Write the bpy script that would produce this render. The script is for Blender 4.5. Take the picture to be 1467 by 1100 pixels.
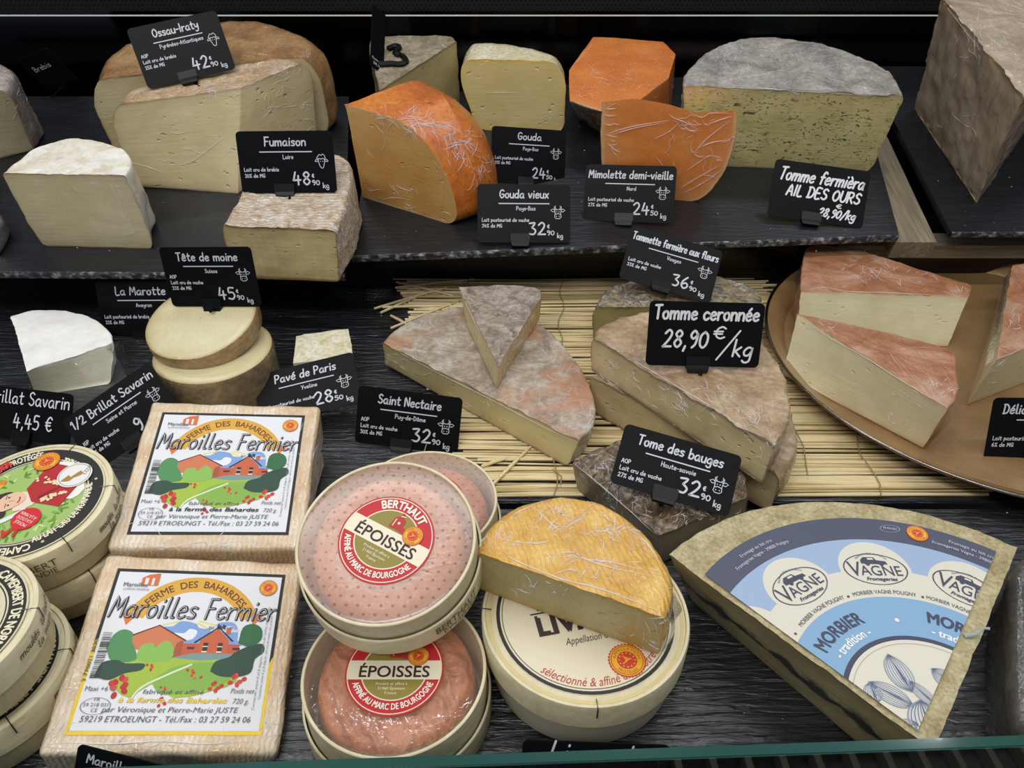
import bpy, bmesh, math, random
import numpy as np
from mathutils import Vector, Matrix, noise
from mathutils.geometry import tessellate_polygon
random.seed(7)
PI = math.pi
for o in list(bpy.data.objects): bpy.data.objects.remove(o)
SC = bpy.context.scene
COL = SC.collection
# ------------------------------------------------------------------ camera, world, lights, exposure
F = 1108.0; HC = 0.47; PITCH = math.radians(37)
cam = bpy.data.cameras.new('camera'); camo = bpy.data.objects.new('camera', cam); COL.objects.link(camo)
cam.sensor_width = 36; cam.lens = 36 * F / 1467; cam.clip_start = 0.02
camo.location = (0, 0, HC); camo.rotation_euler = (PI/2 - PITCH, 0, 0)
SC.camera = camo
w = bpy.data.worlds.new('world'); SC.world = w; w.use_nodes = True
w.node_tree.nodes['Background'].inputs[0].default_value = (0.80, 0.88, 1.0, 1)
w.node_tree.nodes['Background'].inputs[1].default_value = 0.26
def area(name, loc, target, sx, sy, power, col):
    l = bpy.data.lights.new(name, 'AREA'); l.shape = 'RECTANGLE'; l.size = sx; l.size_y = sy; l.energy = power; l.color = col
    o = bpy.data.objects.new(name, l); COL.objects.link(o); o.location = loc
    o.rotation_euler = (Vector(target) - Vector(loc)).to_track_quat('-Z', 'Y').to_euler()
    return o
area('canopy_strip_light', (0, 0.46, 1.02), (0, 0.60, 0), 2.2, 0.02, 6.0, (1.0, 0.97, 0.92))
area('shop_ceiling_light', (-0.5, -1.0, 2.3), (0, 0.6, 0), 2.4, 0.14, 31, (1.0, 0.955, 0.89))
for lx, ly in ((-0.75, 1.65), (0.28, 1.65), (1.3, 1.65), (-1.5, 2.7), (0.30, 2.7), (1.45, 2.7)):
    area('shop_ceiling_tube', (lx, ly, 2.4), (lx*.5, 0.5, 0), 0.62, 0.12, 4.6, (0.88, 0.92, 1.0))
SC.view_settings.view_transform = 'Standard'; SC.view_settings.look = 'None'
SC.view_settings.gamma = 1; SC.view_settings.use_curve_mapping = False
SC.view_settings.exposure = 0.0
# ------------------------------------------------------------------ frames and unprojection (points measured on real planes)
def ray(px, py):
    x = (px - 733.5)/F; y = -(py - 550)/F
    return Vector((x, math.cos(PITCH) + y*math.sin(PITCH), -math.sin(PITCH) + y*math.cos(PITCH)))
CAMP = Vector((0, 0, HC))
class Frame:
    def __init__(s, o, rx=0, rz=0, R=None):
        s.o = Vector(o)
        s.R = R if R is not None else (Matrix.Rotation(rz, 3, 'Z') @ Matrix.Rotation(rx, 3, 'X'))
        s.n = s.R @ Vector((0, 0, 1))
    def uv(s, px, py, w=0):
        d = ray(px, py); p0 = s.o + s.n*w
        t = (p0 - CAMP).dot(s.n)/d.dot(s.n)
        q = s.R.transposed() @ (CAMP + d*t - s.o)
        return (q.x, q.y)
    def P(s, u, v, w=0): return s.o + s.R @ Vector((u, v, w))
    def at(s, px, py, w=0): return s.P(*s.uv(px, py, w), w)
    def sub(s, u, v, w=0, rx=0, rz=0):
        return Frame(s.P(u, v, w), R=s.R @ Matrix.Rotation(rz, 3, 'Z') @ Matrix.Rotation(rx, 3, 'X'))
    def M(s, u=0, v=0, w=0):
        m = s.R.to_4x4(); m.translation = s.P(u, v, w); return m
G = Frame((0, 0, 0))                                  # lower shelf
T = Frame((0, 0.74, 0.08), rx=math.radians(14))       # sloping upper boards
def facing(fr, p, q, back):                           # upright plane standing on frame along base line p->q; w=0 is `back` behind it
    (u0, v0), (u1, v1) = p, q
    L = math.hypot(u1-u0, v1-v0); ex = Vector(((u1-u0)/L, (v1-v0)/L, 0)); ez = Vector((0, 0, 1)); en = ex.cross(ez)
    R = fr.R @ Matrix((ex, ez, en)).transposed()
    return Frame(fr.P(u0, v0, 0) - (R @ Vector((0, 0, back))), R=R)
# ------------------------------------------------------------------ materials
def lin(c): return c/12.92 if c <= 0.04045 else ((c + 0.055)/1.055)**2.4
def hexc(h): return tuple(lin(int(h[i:i+2], 16)/255) for i in (0, 2, 4)) + (1,)
class NT:
    def __init__(s, name):
        s.m = bpy.data.materials.new(name); s.m.use_nodes = True; s.t = s.m.node_tree
        s.b = s.t.nodes['Principled BSDF']; s.out = s.t.nodes['Material Output']
        s.co = s.t.nodes.new('ShaderNodeTexCoord').outputs['Object']
    def n(s, kind, ins=None, **kw):
        nd = s.t.nodes.new('ShaderNode' + kind)
        for k, v in kw.items(): setattr(nd, k, v)
        for k, v in (ins or {}).items():
            if hasattr(v, 'is_output') or isinstance(v, bpy.types.NodeSocket): s.t.links.new(v, nd.inputs[k])
            else: nd.inputs[k].default_value = v
        return nd
    def set(s, k, v):
        if isinstance(v, bpy.types.NodeSocket): s.t.links.new(v, s.b.inputs[k])
        else: s.b.inputs[k].default_value = v
    def noise(s, sc, det=3, dist=0, co=None, rough=.55): return s.n('TexNoise', {'Vector': co or s.co, 'Scale': sc, 'Detail': det, 'Distortion': dist, 'Roughness': rough}).outputs[0]
    def map(s, scale, rot=(0, 0, 0)): return s.n('Mapping', {'Vector': s.co, 'Scale': scale, 'Rotation': rot}).outputs[0]
    def rng(s, v, a, b, c=0., d=1.): return s.n('MapRange', {'Value': v, 'From Min': a, 'From Max': b, 'To Min': c, 'To Max': d}).outputs[0]
    def math(s, op, a, b=0.):
        return s.n('Math', {0: a, 1: b}, operation=op).outputs[0]
    def mix(s, f, a, b, mode='MIX'):
        return s.n('MixRGB', {'Fac': f, 'Color1': a, 'Color2': b}, blend_type=mode).outputs[0]
    def ramp(s, v, stops):
        nd = s.n('ValToRGB', {'Fac': v}); cr = nd.color_ramp
        while len(cr.elements) < len(stops): cr.elements.new(.5)
        for e, (p, c) in zip(cr.elements, stops): e.position = p; e.color = c
        return nd.outputs[0]
    def bump(s, h, dist, strength=1.0, nrm=None):
        ins = {'Height': h, 'Distance': dist, 'Strength': strength}
        if nrm: ins['Normal'] = nrm
        return s.n('Bump', ins).outputs[0]
    def wrap(s, amt=1.0, sc=38):                       # tight cling film: a clear coat with creases of its own
        a = s.noise(sc, 3, 1.6); b = s.noise(sc*2.7, 2, 2.5)
        c = s.noise(1.0, 3, .8, co=s.map((sc*2.2, sc*.35, sc), (0.3, 0.2, 0.6)))
        r1 = s.math('ABSOLUTE', s.math('SUBTRACT', a, .5)); r2 = s.math('ABSOLUTE', s.math('SUBTRACT', b, .5)); r3 = s.math('ABSOLUTE', s.math('SUBTRACT', c, .5))
        h = s.math('ADD', s.math('ADD', s.math('MULTIPLY', r1, .6), s.math('MULTIPLY', r2, .30)), s.math('MULTIPLY', r3, .5)); h = s.math('ADD', h, s.math('MULTIPLY', s.noise(sc*.55, 1), .8))
        fw = s.noise(sc*9, 2, 3.0); h = s.math('ADD', h, s.math('MULTIPLY', s.math('MINIMUM', s.math('ABSOLUTE', s.math('SUBTRACT', fw, .5)), .06), .05)); s.set('Coat Normal', s.bump(h, .0042*amt, 1.0)); s.set('Coat Weight', 1.0); s.set('Coat Roughness', .07); s.set('Coat IOR', 1.55)
_mc = {}
def plain(name, h, rough=.5, metal=0, spec=.5, coat=0):
    k = (name, h, rough, metal, coat)
    if k in _mc: return _mc[k]
    t = NT(name); t.set('Base Color', hexc(h)); t.set('Roughness', rough); t.set('Metallic', metal); t.set('Specular IOR Level', spec); t.set('Coat Weight', coat)
    _mc[k] = t.m; return t.m
def paste(name, c1, c2, rim, rw=.004, holes=0, fleck=None, wrap=1.0, streak=0, vein=0, rough=.45, sc=38, specks=0):
    t = NT(name)
    base = t.mix(t.rng(t.noise(22, 4), .35, .65), hexc(c1), hexc(c2))
    hs = t.math('MULTIPLY', t.noise(160, 3), .25)
    hs = t.math('ADD', hs, t.math('MULTIPLY', t.noise(1, 3, co=t.map((25, 25, 330))), .35))
    if streak:
        st = t.noise(1, 3, .3, co=t.map((150, 150, 14), (0, .5, 0)))
        base = t.mix(t.rng(st, .45, .75, 0, streak), base, hexc('f4ecd0')); hs = t.math('ADD', hs, st)
    if holes:
        co = t.mix(.012, t.co, t.n('TexNoise', {'Vector': t.co, 'Scale': 60.}).outputs[1])
        v = t.n('TexVoronoi', {'Vector': t.n('Mapping', {'Vector': co, 'Scale': (1, 1, 1.9)}).outputs[0], 'Scale': 70.}).outputs[0]
        big = t.rng(t.noise(30, 1), .46, .52)
        m = t.math('MULTIPLY', t.rng(v, .10, .19, 1, 0), t.math('MULTIPLY', big, holes))
        base = t.mix(t.math('MULTIPLY', m, .55), base, hexc(rim)); hs = t.math('SUBTRACT', hs, t.math('MULTIPLY', m, 2.5))
    if fleck:
        f1 = t.noise(1, 2, 1.2, co=t.map((150, 150, 300))); f2 = t.noise(45, 2)
        m = t.math('MULTIPLY', t.rng(f1, .585, .63), t.rng(f2, .36, .52))
        base = t.mix(t.math('MULTIPLY', m, .9), base, hexc(fleck))
        base = t.mix(t.math('MULTIPLY', t.rng(t.noise(60, 3), .5, .75), .35), base, hexc('7d8460'))
    if specks:
        v = t.n('TexVoronoi', {'Vector': t.co, 'Scale': 160.}).outputs[0]
        base = t.mix(t.math('MULTIPLY', t.rng(v, .10, .2, 1, 0), specks), base, hexc('f6d9b0'))
    if vein:
        at = t.n('Attribute', attribute_name='mid').outputs['Fac']
        wob = t.math('MULTIPLY', t.math('SUBTRACT', t.noise(26, 4), .5), .55)
        d = t.math('ABSOLUTE', t.math('SUBTRACT', t.math('ADD', at, wob), .46))
        thick = t.rng(t.noise(60, 4), .38, .62, .03, .20)
        m = t.math('SUBTRACT', 1.0, t.math('DIVIDE', d, thick)); m = t.math('MAXIMUM', m, 0.)
        m = t.math('MINIMUM', t.math('MULTIPLY', m, 1.6), 1.); m2 = t.rng(d, .0, .22, .45, 0)
        base = t.mix(t.math('MULTIPLY', m2, t.rng(t.noise(45, 3), .45, .65)), base, hexc('5c5f58'))
        base = t.mix(t.math('MULTIPLY', m, .93), base, hexc('1c2230'))
    at = t.n('Attribute', attribute_name='rim').outputs['Fac']
    e = t.math('ADD', at, t.math('MULTIPLY', t.math('SUBTRACT', t.noise(120, 3), .5), rw*.9))
    base = t.mix(t.rng(e, rw*.3, rw*1.3, 1, 0), base, hexc(rim))
    base = t.mix(t.rng(e, 0, rw*6, .35, 0), base, hexc(rim))
    t.set('Base Color', base); t.set('Roughness', rough)
    t.set('Normal', t.bump(hs, .0012, .6)); t.set('Subsurface Weight', .12); t.set('Subsurface Scale', .006)
    if wrap: t.wrap(wrap, sc)
    return t.m
def rind(name, c1, c2, c3, sc=40, fine=260, bump=.0015, ridges=0, rot=0, wrap=1.0, rough=.75, wsc=38, spots=None, dist=0.6, fmul=.30):
    t = NT(name)
    a = t.noise(sc, 5, dist, rough=.65)
    base = t.ramp(a, [(.34, hexc(c1)), (.5, hexc(c2)), (.66, hexc(c3))])
    f = t.noise(fine, 4); base = t.mix(fmul, base, t.ramp(f, [(.35, (.12, .10, .09, 1)), (.6, (1, 1, 1, 1))]), 'MULTIPLY')
    h = t.math('ADD', t.math('MULTIPLY', a, 1.0), t.math('MULTIPLY', f, .35))
    if spots:
        s2 = t.noise(sc*.6, 4, .5); base = t.mix(t.math('MULTIPLY', t.rng(s2, .52, .66), .8), base, hexc(spots))
    if ridges:
        wv = t.n('TexWave', {'Vector': t.map((1, 1, 1), (0, 0, rot)), 'Scale': ridges, 'Distortion': 5., 'Detail': 3., 'Detail Scale': 2.}).outputs['Fac']
        h = t.math('ADD', h, t.math('MULTIPLY', wv, .7)); base = t.mix(t.rng(wv, 0, .6, .40, 0), base, hexc(c1))
    t.set('Base Color', base); t.set('Roughness', rough); t.set('Normal', t.bump(h, bump, 1.0))
    if wrap: t.wrap(wrap, wsc)
    return t.m
def slate(name, c1='1b1d21', c2='2b2e33', rough=.42, chip=False, bumpd=.0011):
    t = NT(name)
    st = t.noise(1, 4, .6, co=t.map((30, 230, 60))); n2 = t.noise(9, 3)
    base = t.mix(t.rng(st, .3, .7), hexc(c1), hexc(c2))
    if chip: base = t.ramp(t.noise(130, 4), [(.36, hexc('202226')), (.50, hexc('3a3d42')), (.68, hexc('a2a5a9'))])
    t.set('Base Color', base); t.set('Specular IOR Level', .9 if 'grained' in name else .5); t.set('Roughness', t.rng(n2, .3, .7, rough-.06, rough+.08)); t.set('Normal', t.bump(st if not chip else t.noise(130, 4), bumpd, 1.0))
    return t.m
def wood(name, c1, c2, rough=.5, along='x', sc=1.0, bumpd=.0005):
    t = NT(name); v = (14*sc, 260*sc, 260*sc) if along == 'x' else ((260*sc, 14*sc, 260*sc) if along == 'y' else (260*sc, 260*sc, 14*sc))
    g = t.noise(1, 4, .5, co=t.map(v)); base = t.mix(t.rng(g, .3, .7), hexc(c1), hexc(c2)); base = t.mix(t.rng(t.noise(25, 3), .4, .7, 0, .3), base, hexc(c1))
    t.set('Base Color', base); t.set('Roughness', rough); t.set('Normal', t.bump(g, bumpd, .8)); return t.m
def film(name, tint='ffffff', body=0.0, rough=.06, bd=.004, sc=45, dots=False, fog='e9c9bb', gloss=1.0):
    t = NT(name)
    a = t.noise(sc, 3, 1.5); b = t.noise(sc*2.4, 2, 2)
    h = t.math('ADD', t.math('MINIMUM', t.math('ABSOLUTE', t.math('SUBTRACT', a, .5)), .07), t.math('MULTIPLY', t.math('ABSOLUTE', t.math('SUBTRACT', b, .5)), .4))
    nr = t.bump(h, bd, 1.0)
    gl = t.n('BsdfGlossy', {'Color': (1, 1, 1, 1), 'Roughness': rough, 'Normal': nr}).outputs[0]
    tr = t.n('BsdfTransparent', {'Color': hexc(tint)}).outputs[0]
    base = tr
    if body:
        col = hexc(fog)
        if dots:
            sp = 1/.0062
            sx = t.n('SeparateXYZ', {'Vector': t.map((sp, sp*1.0, 1), (0, 0, .5))})
            fx = t.math('SUBTRACT', t.math('FRACT', sx.outputs[0]), .5); row = t.math('FLOOR', sx.outputs[0])
            fy = t.math('SUBTRACT', t.math('FRACT', t.math('ADD', sx.outputs[1], t.math('MULTIPLY', row, .5))), .5)
            d = t.math('SQRT', t.math('ADD', t.math('MULTIPLY', fx, fx), t.math('MULTIPLY', fy, fy)))
            dm = t.rng(d, .13, .19, 1, 0); col = t.mix(dm, col, hexc('94604f'))
            fac = t.math('MAXIMUM', t.math('MULTIPLY', dm, .62), body)
        else: fac = body
        df = t.n('BsdfDiffuse', {'Color': col}).outputs[0]
        base = t.n('MixShader', {0: fac, 1: tr, 2: df}).outputs[0]
    lw = t.n('Fresnel', {'IOR': 1.5, 'Normal': nr}).outputs[0]
    lw = t.math('MULTIPLY', lw, gloss); mx = t.n('MixShader', {0: lw, 1: base, 2: gl}).outputs[0]
    t.t.links.new(mx, t.out.inputs[0]); return t.m
# ------------------------------------------------------------------ object helpers
def link(name, me, mat=None, parent=None, M=None):
    o = bpy.data.objects.new(name, me); COL.objects.link(o)
    if mat is not None:
        for m in (mat if isinstance(mat, (list, tuple)) else [mat]): me.materials.append(m)
    if parent: o.parent = parent
    if M is not None: o.matrix_local = M
    return o
def smooth(me, ang=38):
    me.polygons.foreach_set('use_smooth', [True]*len(me.polygons)); me.set_sharp_from_angle(angle=math.radians(ang)); me.update()
def mesh(name, vs, fs, mi=None, sm=38):
    me = bpy.data.meshes.new(name); me.from_pydata([tuple(v) for v in vs], [], fs)
    if mi: me.polygons.foreach_set('material_index', mi)
    if sm: smooth(me, sm)
    return me
def tag(o, label, cat, group=None, kind=None):
    o['label'] = label
    if cat: o['category'] = cat
    if group: o['group'] = group
    if kind: o['kind'] = kind
    return o
def thing(name, M, label, cat, group=None):
    o = bpy.data.objects.new(name, None); COL.objects.link(o); o.matrix_world = M; o.empty_display_size = .02
    return tag(o, label, cat, group)
def struct(o): o['kind'] = 'structure'; return o
def boxm(x0, x1, y0, y1, z0, z1, bev=0):
    bm = bmesh.new(); bmesh.ops.create_cube(bm, size=1)
    for v in bm.verts: v.co = Vector(((x0+x1)/2 + v.co.x*(x1-x0), (y0+y1)/2 + v.co.y*(y1-y0), (z0+z1)/2 + v.co.z*(z1-z0)))
    if bev: bmesh.ops.bevel(bm, geom=bm.edges[:], offset=bev, segments=2, affect='EDGES')
    me = bpy.data.meshes.new('b'); bm.to_mesh(me); bm.free()
    if bev: smooth(me)
    return me
def lathe(prof, n=96, wob=0, seed=0, cap=False):
    vs = []; fs = []
    for i, (r, z) in enumerate(prof):
        for j in range(n):
            a = 2*PI*j/n; k = 1 + wob*noise.noise(Vector((math.cos(a)*1.5, math.sin(a)*1.5, seed)))
            vs.append((r*k*math.cos(a), r*k*math.sin(a), z))
    for i in range(len(prof)-1):
        for j in range(n): fs.append((i*n+j, i*n+(j+1) % n, (i+1)*n+(j+1) % n, (i+1)*n+j))
    if cap: fs.append(tuple(range(n))[::-1]); fs.append(tuple((len(prof)-1)*n+j for j in range(n)))
    return mesh('l', vs, fs)
def tube(pts, r, n=8, taper=None):
    vs = []; fs = []; pts = [Vector(p) for p in pts]
    for i, p in enumerate(pts):
        d = (pts[min(i+1, len(pts)-1)] - pts[max(i-1, 0)]).normalized(); a = d.orthogonal().normalized(); b = d.cross(a)
        rr = r*(taper[i] if taper else 1)
        for j in range(n): vs.append(p + (a*math.cos(2*PI*j/n) + b*math.sin(2*PI*j/n))*rr)
    for i in range(len(pts)-1):
        for j in range(n): fs.append((i*n+j, i*n+(j+1) % n, (i+1)*n+(j+1) % n, (i+1)*n+j))
    fs.append(tuple(range(n))[::-1]); fs.append(tuple((len(pts)-1)*n+j for j in range(n)))
    return mesh('t', vs, fs)
def V2(p): return Vector((p[0], p[1]))
def catmull(pts, ds):
    out = []
    n = len(pts)
    for i in range(n-1):
        p0 = pts[i-1] if i else pts[0]*2-pts[1]; p1 = pts[i]; p2 = pts[i+1]; p3 = pts[i+2] if i+2 < n else pts[-1]*2-pts[-2]
        k = max(2, int((p2-p1).length/ds))
        for j in range(k):
            t = j/k
            out.append(.5*((2*p1) + (p2-p0)*t + (2*p0-5*p1+4*p2-p3)*t*t + (3*p1-p0-3*p2+p3)*t**3))
    out.append(pts[-1].copy()); return out
def spaced(L, ds):                                     # params dense near both ends
    e = [0, .0012, .0026, .0045, .008]
    if L < .02: k = max(3, int(L/.002)); return [i/k for i in range(k+1)]
    k = max(2, int((L-.016)/ds)); mid = [.008 + (L-.016)*i/k for i in range(k+1)]
    a = e + mid[1:-1] + [L - x for x in e[::-1]]; return [x/L for x in a]
# a cut cheese: outline of the top (kinds: r = rind, c = cut from that point on), walls, shoulders, cut faces as own parts
def cheese(name, fr, h, top, mats, label, cat='cheese', bot=None, Rt=(.006, .006), Rb=(.004, .004), ntop=.0006, npaste=.0003, topk='r', capk=None,
           bulge=0, crown=0, dz=0, group=None, ds=.004, reorigin=True, kinds=None):
    def res(p, w):
        if isinstance(p[0], str): return V2((p[1], p[2]))
        return V2(fr.uv(p[0], p[1], w))
    tp = []; kd = []
    for p in top:
        kd.append(p[-1] if isinstance(p[-1], str) else 'r'); q = p[:-1] if isinstance(p[-1], str) else p
        tp.append(res(q, h + dz))
    bp = [t.copy() for t in tp]
    if callable(bot): bp = [V2(bot(t.x, t.y)) for t in tp]
    elif bot:
        for i, b in bot.items(): bp[i] = res(b, dz)
    n = len(tp)
    area_ = sum(tp[i].x*tp[(i+1) % n].y - tp[(i+1) % n].x*tp[i].y for i in range(n))
    # chains
    start = 0
    for i in range(n):
        if not (kd[i] == 'r' and kd[i-1] == 'r'): start = i; break
    chains = []; i = 0
    while i < n:
        a = (start+i) % n
        if kd[a] == 'r':
            idx = [a]
            while i < n and kd[(start+i) % n] == 'r': i += 1; idx.append((start+i) % n)
            chains.append(('r', idx))
        else: chains.append((kd[a], [a, (a+1) % n])); i += 1
    allr = (len(chains) == 1)
    TT = []; BB = []; KK = []; info = []              # info: (chain id, param s along chain, chain length)
    for ci, (k, idx) in enumerate(chains):
        pa = [tp[j] for j in idx]; pb = [bp[j] for j in idx]
        if k == 'r':
            L = sum((pa[j+1]-pa[j]).length for j in range(len(pa)-1)); step = max(ds, L/110)
            if allr: pa2 = pa[-3:-1] + pa + pa[1:3]
            ta = catmull(pa, step); m = len(ta)
            tb = []
            for j in range(len(pa)-1): pass
            # same parameterisation for the bottom
            seg = [max(2, int((pa[j+1]-pa[j]).length/step)) for j in range(len(pa)-1)]
            for j in range(len(pb)-1):
                p1, p2 = pb[j], pb[j+1]; p0 = pb[j-1] if j else p1*2-p2; p3 = pb[j+2] if j+2 < len(pb) else p2*2-p1
                for q in range(seg[j]):
                    t = q/seg[j]; tb.append(.5*((2*p1) + (p2-p0)*t + (2*p0-5*p1+4*p2-p3)*t*t + (3*p1-p0-3*p2+p3)*t**3))
        else:
            L = (pa[1]-pa[0]).length; ss = spaced(L, max(ds, L/50)); ta = [pa[0].lerp(pa[1], s) for s in ss]; tb = [pb[0].lerp(pb[1], s) for s in ss[:-1]]; m = len(ta)
        for j in range(m-1):
            TT.append(ta[j]); BB.append(tb[j]); KK.append(k); info.append((ci, j/(m-1), L))
    N = len(TT); ccw = area_ > 0
    # inward shift directions
    cent = sum(TT, Vector((0, 0)))/N
    first = {}
    for i, (ci, s, L) in enumerate(info): first.setdefault(ci, i)
    nch = len(chains)
    def shiftdir(i):
        a = TT[i-1]; b = TT[(i+1) % N]; d = (b-a).normalized(); nn = Vector((-d.y, d.x)) if ccw else Vector((d.y, -d.x)); return nn
    D = [Vector((0, 0))]*N
    for i, (ci, s, L) in enumerate(info):
        if KK[i] == 'r':
            if s == 0 and not allr and KK[i-1] != 'r':
                D[i] = (TT[i-1]-TT[i]).normalized()
            else: D[i] = shiftdir(i)
        elif s == 0:
            if KK[i-1] == 'r': D[i] = (TT[(i+1) % N]-TT[i]).normalized()
            else: D[i] = Vector((0, 0))
    # smooth the normal near rind chain ends towards the end directions
    if not allr:
        for ci, (k, idx) in enumerate(chains):
            if k != 'r': continue
            a = first[ci]; b = (first[ci+1] if ci+1 < nch else N); m = b-a; da = D[a]; db = D[b % N]
            q = max(3, m//8)
            for j in range(m):
                if j < q: D[a+j] = da.lerp(D[a+j], (j/q))
                if m-j < q: D[a+j] = db.lerp(D[a+j], ((m-j)/q))
        for ci, (k, idx) in enumerate(chains):
            if k == 'r': continue
            a = first[ci]; b = (first[ci+1] if ci+1 < nch else N); da = D[a]; db = D[b % N]
            for j in range(a+1, b): D[j] = da.lerp(db, info[j][1])
    rt, rtv = Rt; rb, rbv = Rb
    ws = set([0, h]);
    for j in range(1, 9):
        f = 1-math.cos(PI/2*j/8); ws.add(h-rtv*f); ws.add(rbv*f)
    for x in (.0012, .0026, .0045): ws.add(h-x); ws.add(x)
    k = max(2, int((h-rtv-rbv)/.005));
    for j in range(1, k): ws.add(rbv + (h-rtv-rbv)*j/k)
    wl = sorted(ws); wl2 = [wl[0]]
    for x in wl[1:]:
        if x - wl2[-1] > .0006 or x == h: wl2.append(x)
    rows = []
    for w_ in wl2:
        t = w_/h; ins = 0
        if h-w_ < rtv: q = 1-(h-w_)/rtv; ins = rt*(1-math.sqrt(max(0, 1-q*q)))
        if w_ < rbv: q = 1-w_/rbv; ins = max(ins, rb*(1-math.sqrt(max(0, 1-q*q))))
        ins -= bulge*math.sin(PI*t)
        rows.append([Vector((*(BB[i].lerp(TT[i], t) + D[i]*ins), w_)) for i in range(N)])
    vs = [v for r in rows for v in r]; fs = []; fk = []
    rim = []; mid = []
    for ri, r in enumerate(rows):
        for i in range(N):
            ci, s, L = info[i]; d = min(wl2[ri], h-wl2[ri])
            if KK[i] != 'r':
                pv = chains[ci-1][0] == 'r'; nx = chains[(ci+1) % nch][0] == 'r'
                if pv: d = min(d, s*L)
                if nx: d = min(d, (1-s)*L)
            elif s == 0: d = 0
            rim.append(d); mid.append(wl2[ri]/h)
    for ri in range(len(rows)-1):
        for i in range(N):
            j = (i+1) % N; fs.append((ri*N+i, ri*N+j, (ri+1)*N+j, (ri+1)*N+i) if ccw else (ri*N+j, ri*N+i, (ri+1)*N+i, (ri+1)*N+j)); fk.append(KK[i])
    base = (len(rows)-1)*N; last = rows[-1]; c0 = sum((v.xy for v in last), Vector((0, 0)))/N
    prev = base
    for k in (.992, .98, .96, .92, .82, .66, .48, .28, .12):
        off = len(vs)
        for i in range(N):
            p = c0.lerp(last[i].xy, k); vs.append(Vector((p.x, p.y, h + crown*(1-k*k)))); rim.append((1-k)*(last[i].xy-c0).length if (KK[i] == 'r' or KK[i-1] == 'r') else 1.); mid.append(1)
        for i in range(N):
            j = (i+1) % N; fs.append((prev+i, prev+j, off+j, off+i) if ccw else (prev+j, prev+i, off+i, off+j)); fk.append(topk)
        prev = off
    vs.append(Vector((c0.x, c0.y, h+crown))); rim.append(1); mid.append(1); c = len(vs)-1
    for i in range(N):
        j = (i+1) % N; fs.append((prev+i, prev+j, c) if ccw else (prev+j, prev+i, c)); fk.append(topk)
    fs.append(tuple(range(N))[::-1] if ccw else tuple(range(N))); fk.append('r')
    # irregular surface
    seed = Vector((random.random()*50, random.random()*50, random.random()*50))
    rset = set(v for f, k in zip(fs, fk) if k == 'r' for v in f)
    for i, v in enumerate(vs):
        a = ntop if i in rset else npaste
        if v.z <= 1e-6: continue
        nv = noise.noise_vector(v*55+seed)*a*1.3 + noise.noise_vector(v*190+seed)*a*.8
        if v.z < .004: nv.z = abs(nv.z)*.2
        vs[i] = v + nv
    o2 = Vector((cent.x, cent.y, 0)) if reorigin else Vector((0, 0, 0))
    root = thing(name, fr.M(o2.x, o2.y, dz), label, cat, group)
    for k, pname in (('r', 'rind'), ('c', 'paste'), ('e', 'side_rind')):
        if k not in mats: continue
        sel = [f for f, kk in zip(fs, fk) if kk == k]
        if not sel: continue
        used = sorted(set(v for f in sel for v in f)); mp = {v: i for i, v in enumerate(used)}
        me = mesh(pname, [vs[v]-o2 for v in used], [tuple(mp[v] for v in f) for f in sel], sm=50)
        for an, arr in (('rim', rim), ('mid', mid)):
            a = me.attributes.new(an, 'FLOAT', 'POINT'); a.data.foreach_set('value', [float(arr[v]) for v in used])
        nm = (kinds or {}).get(k, pname)
        link(nm, me, mats[k], root)
    root['_c'] = (o2.x, o2.y); del root['_c']
    return root, o2
# ------------------------------------------------------------------ flat print: shapes, strokes and lettering
def sm_stroke(pts, k=3):
    P = [Vector(p) for p in pts]; out = []; n = len(P)
    if n < 3: return P
    for i in range(n-1):
        p1, p2 = P[i], P[i+1]; p0 = P[i-1] if i else p1*2-p2; p3 = P[i+2] if i+2 < n else p2*2-p1
        for j in range(k):
            t = j/k; out.append(.5*((2*p1) + (p2-p0)*t + (2*p0-5*p1+4*p2-p3)*t*t + (3*p1-p0-3*p2+p3)*t**3))
    out.append(P[-1]); return out
_fc = {}
def fontmesh(s):
    if s in _fc: return _fc[s]
    cu = bpy.data.curves.new('f', 'FONT'); cu.body = s; cu.size = 1; cu.resolution_u = 3
    ob = bpy.data.objects.new('f', cu); me = bpy.data.meshes.new_from_object(ob)
    v = [(q.co.x, q.co.y) for q in me.vertices]; f = [tuple(p.vertices) for p in me.polygons]
    bpy.data.objects.remove(ob); bpy.data.curves.remove(cu); bpy.data.meshes.remove(me)
    _fc[s] = (v, f); return _fc[s]
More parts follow.
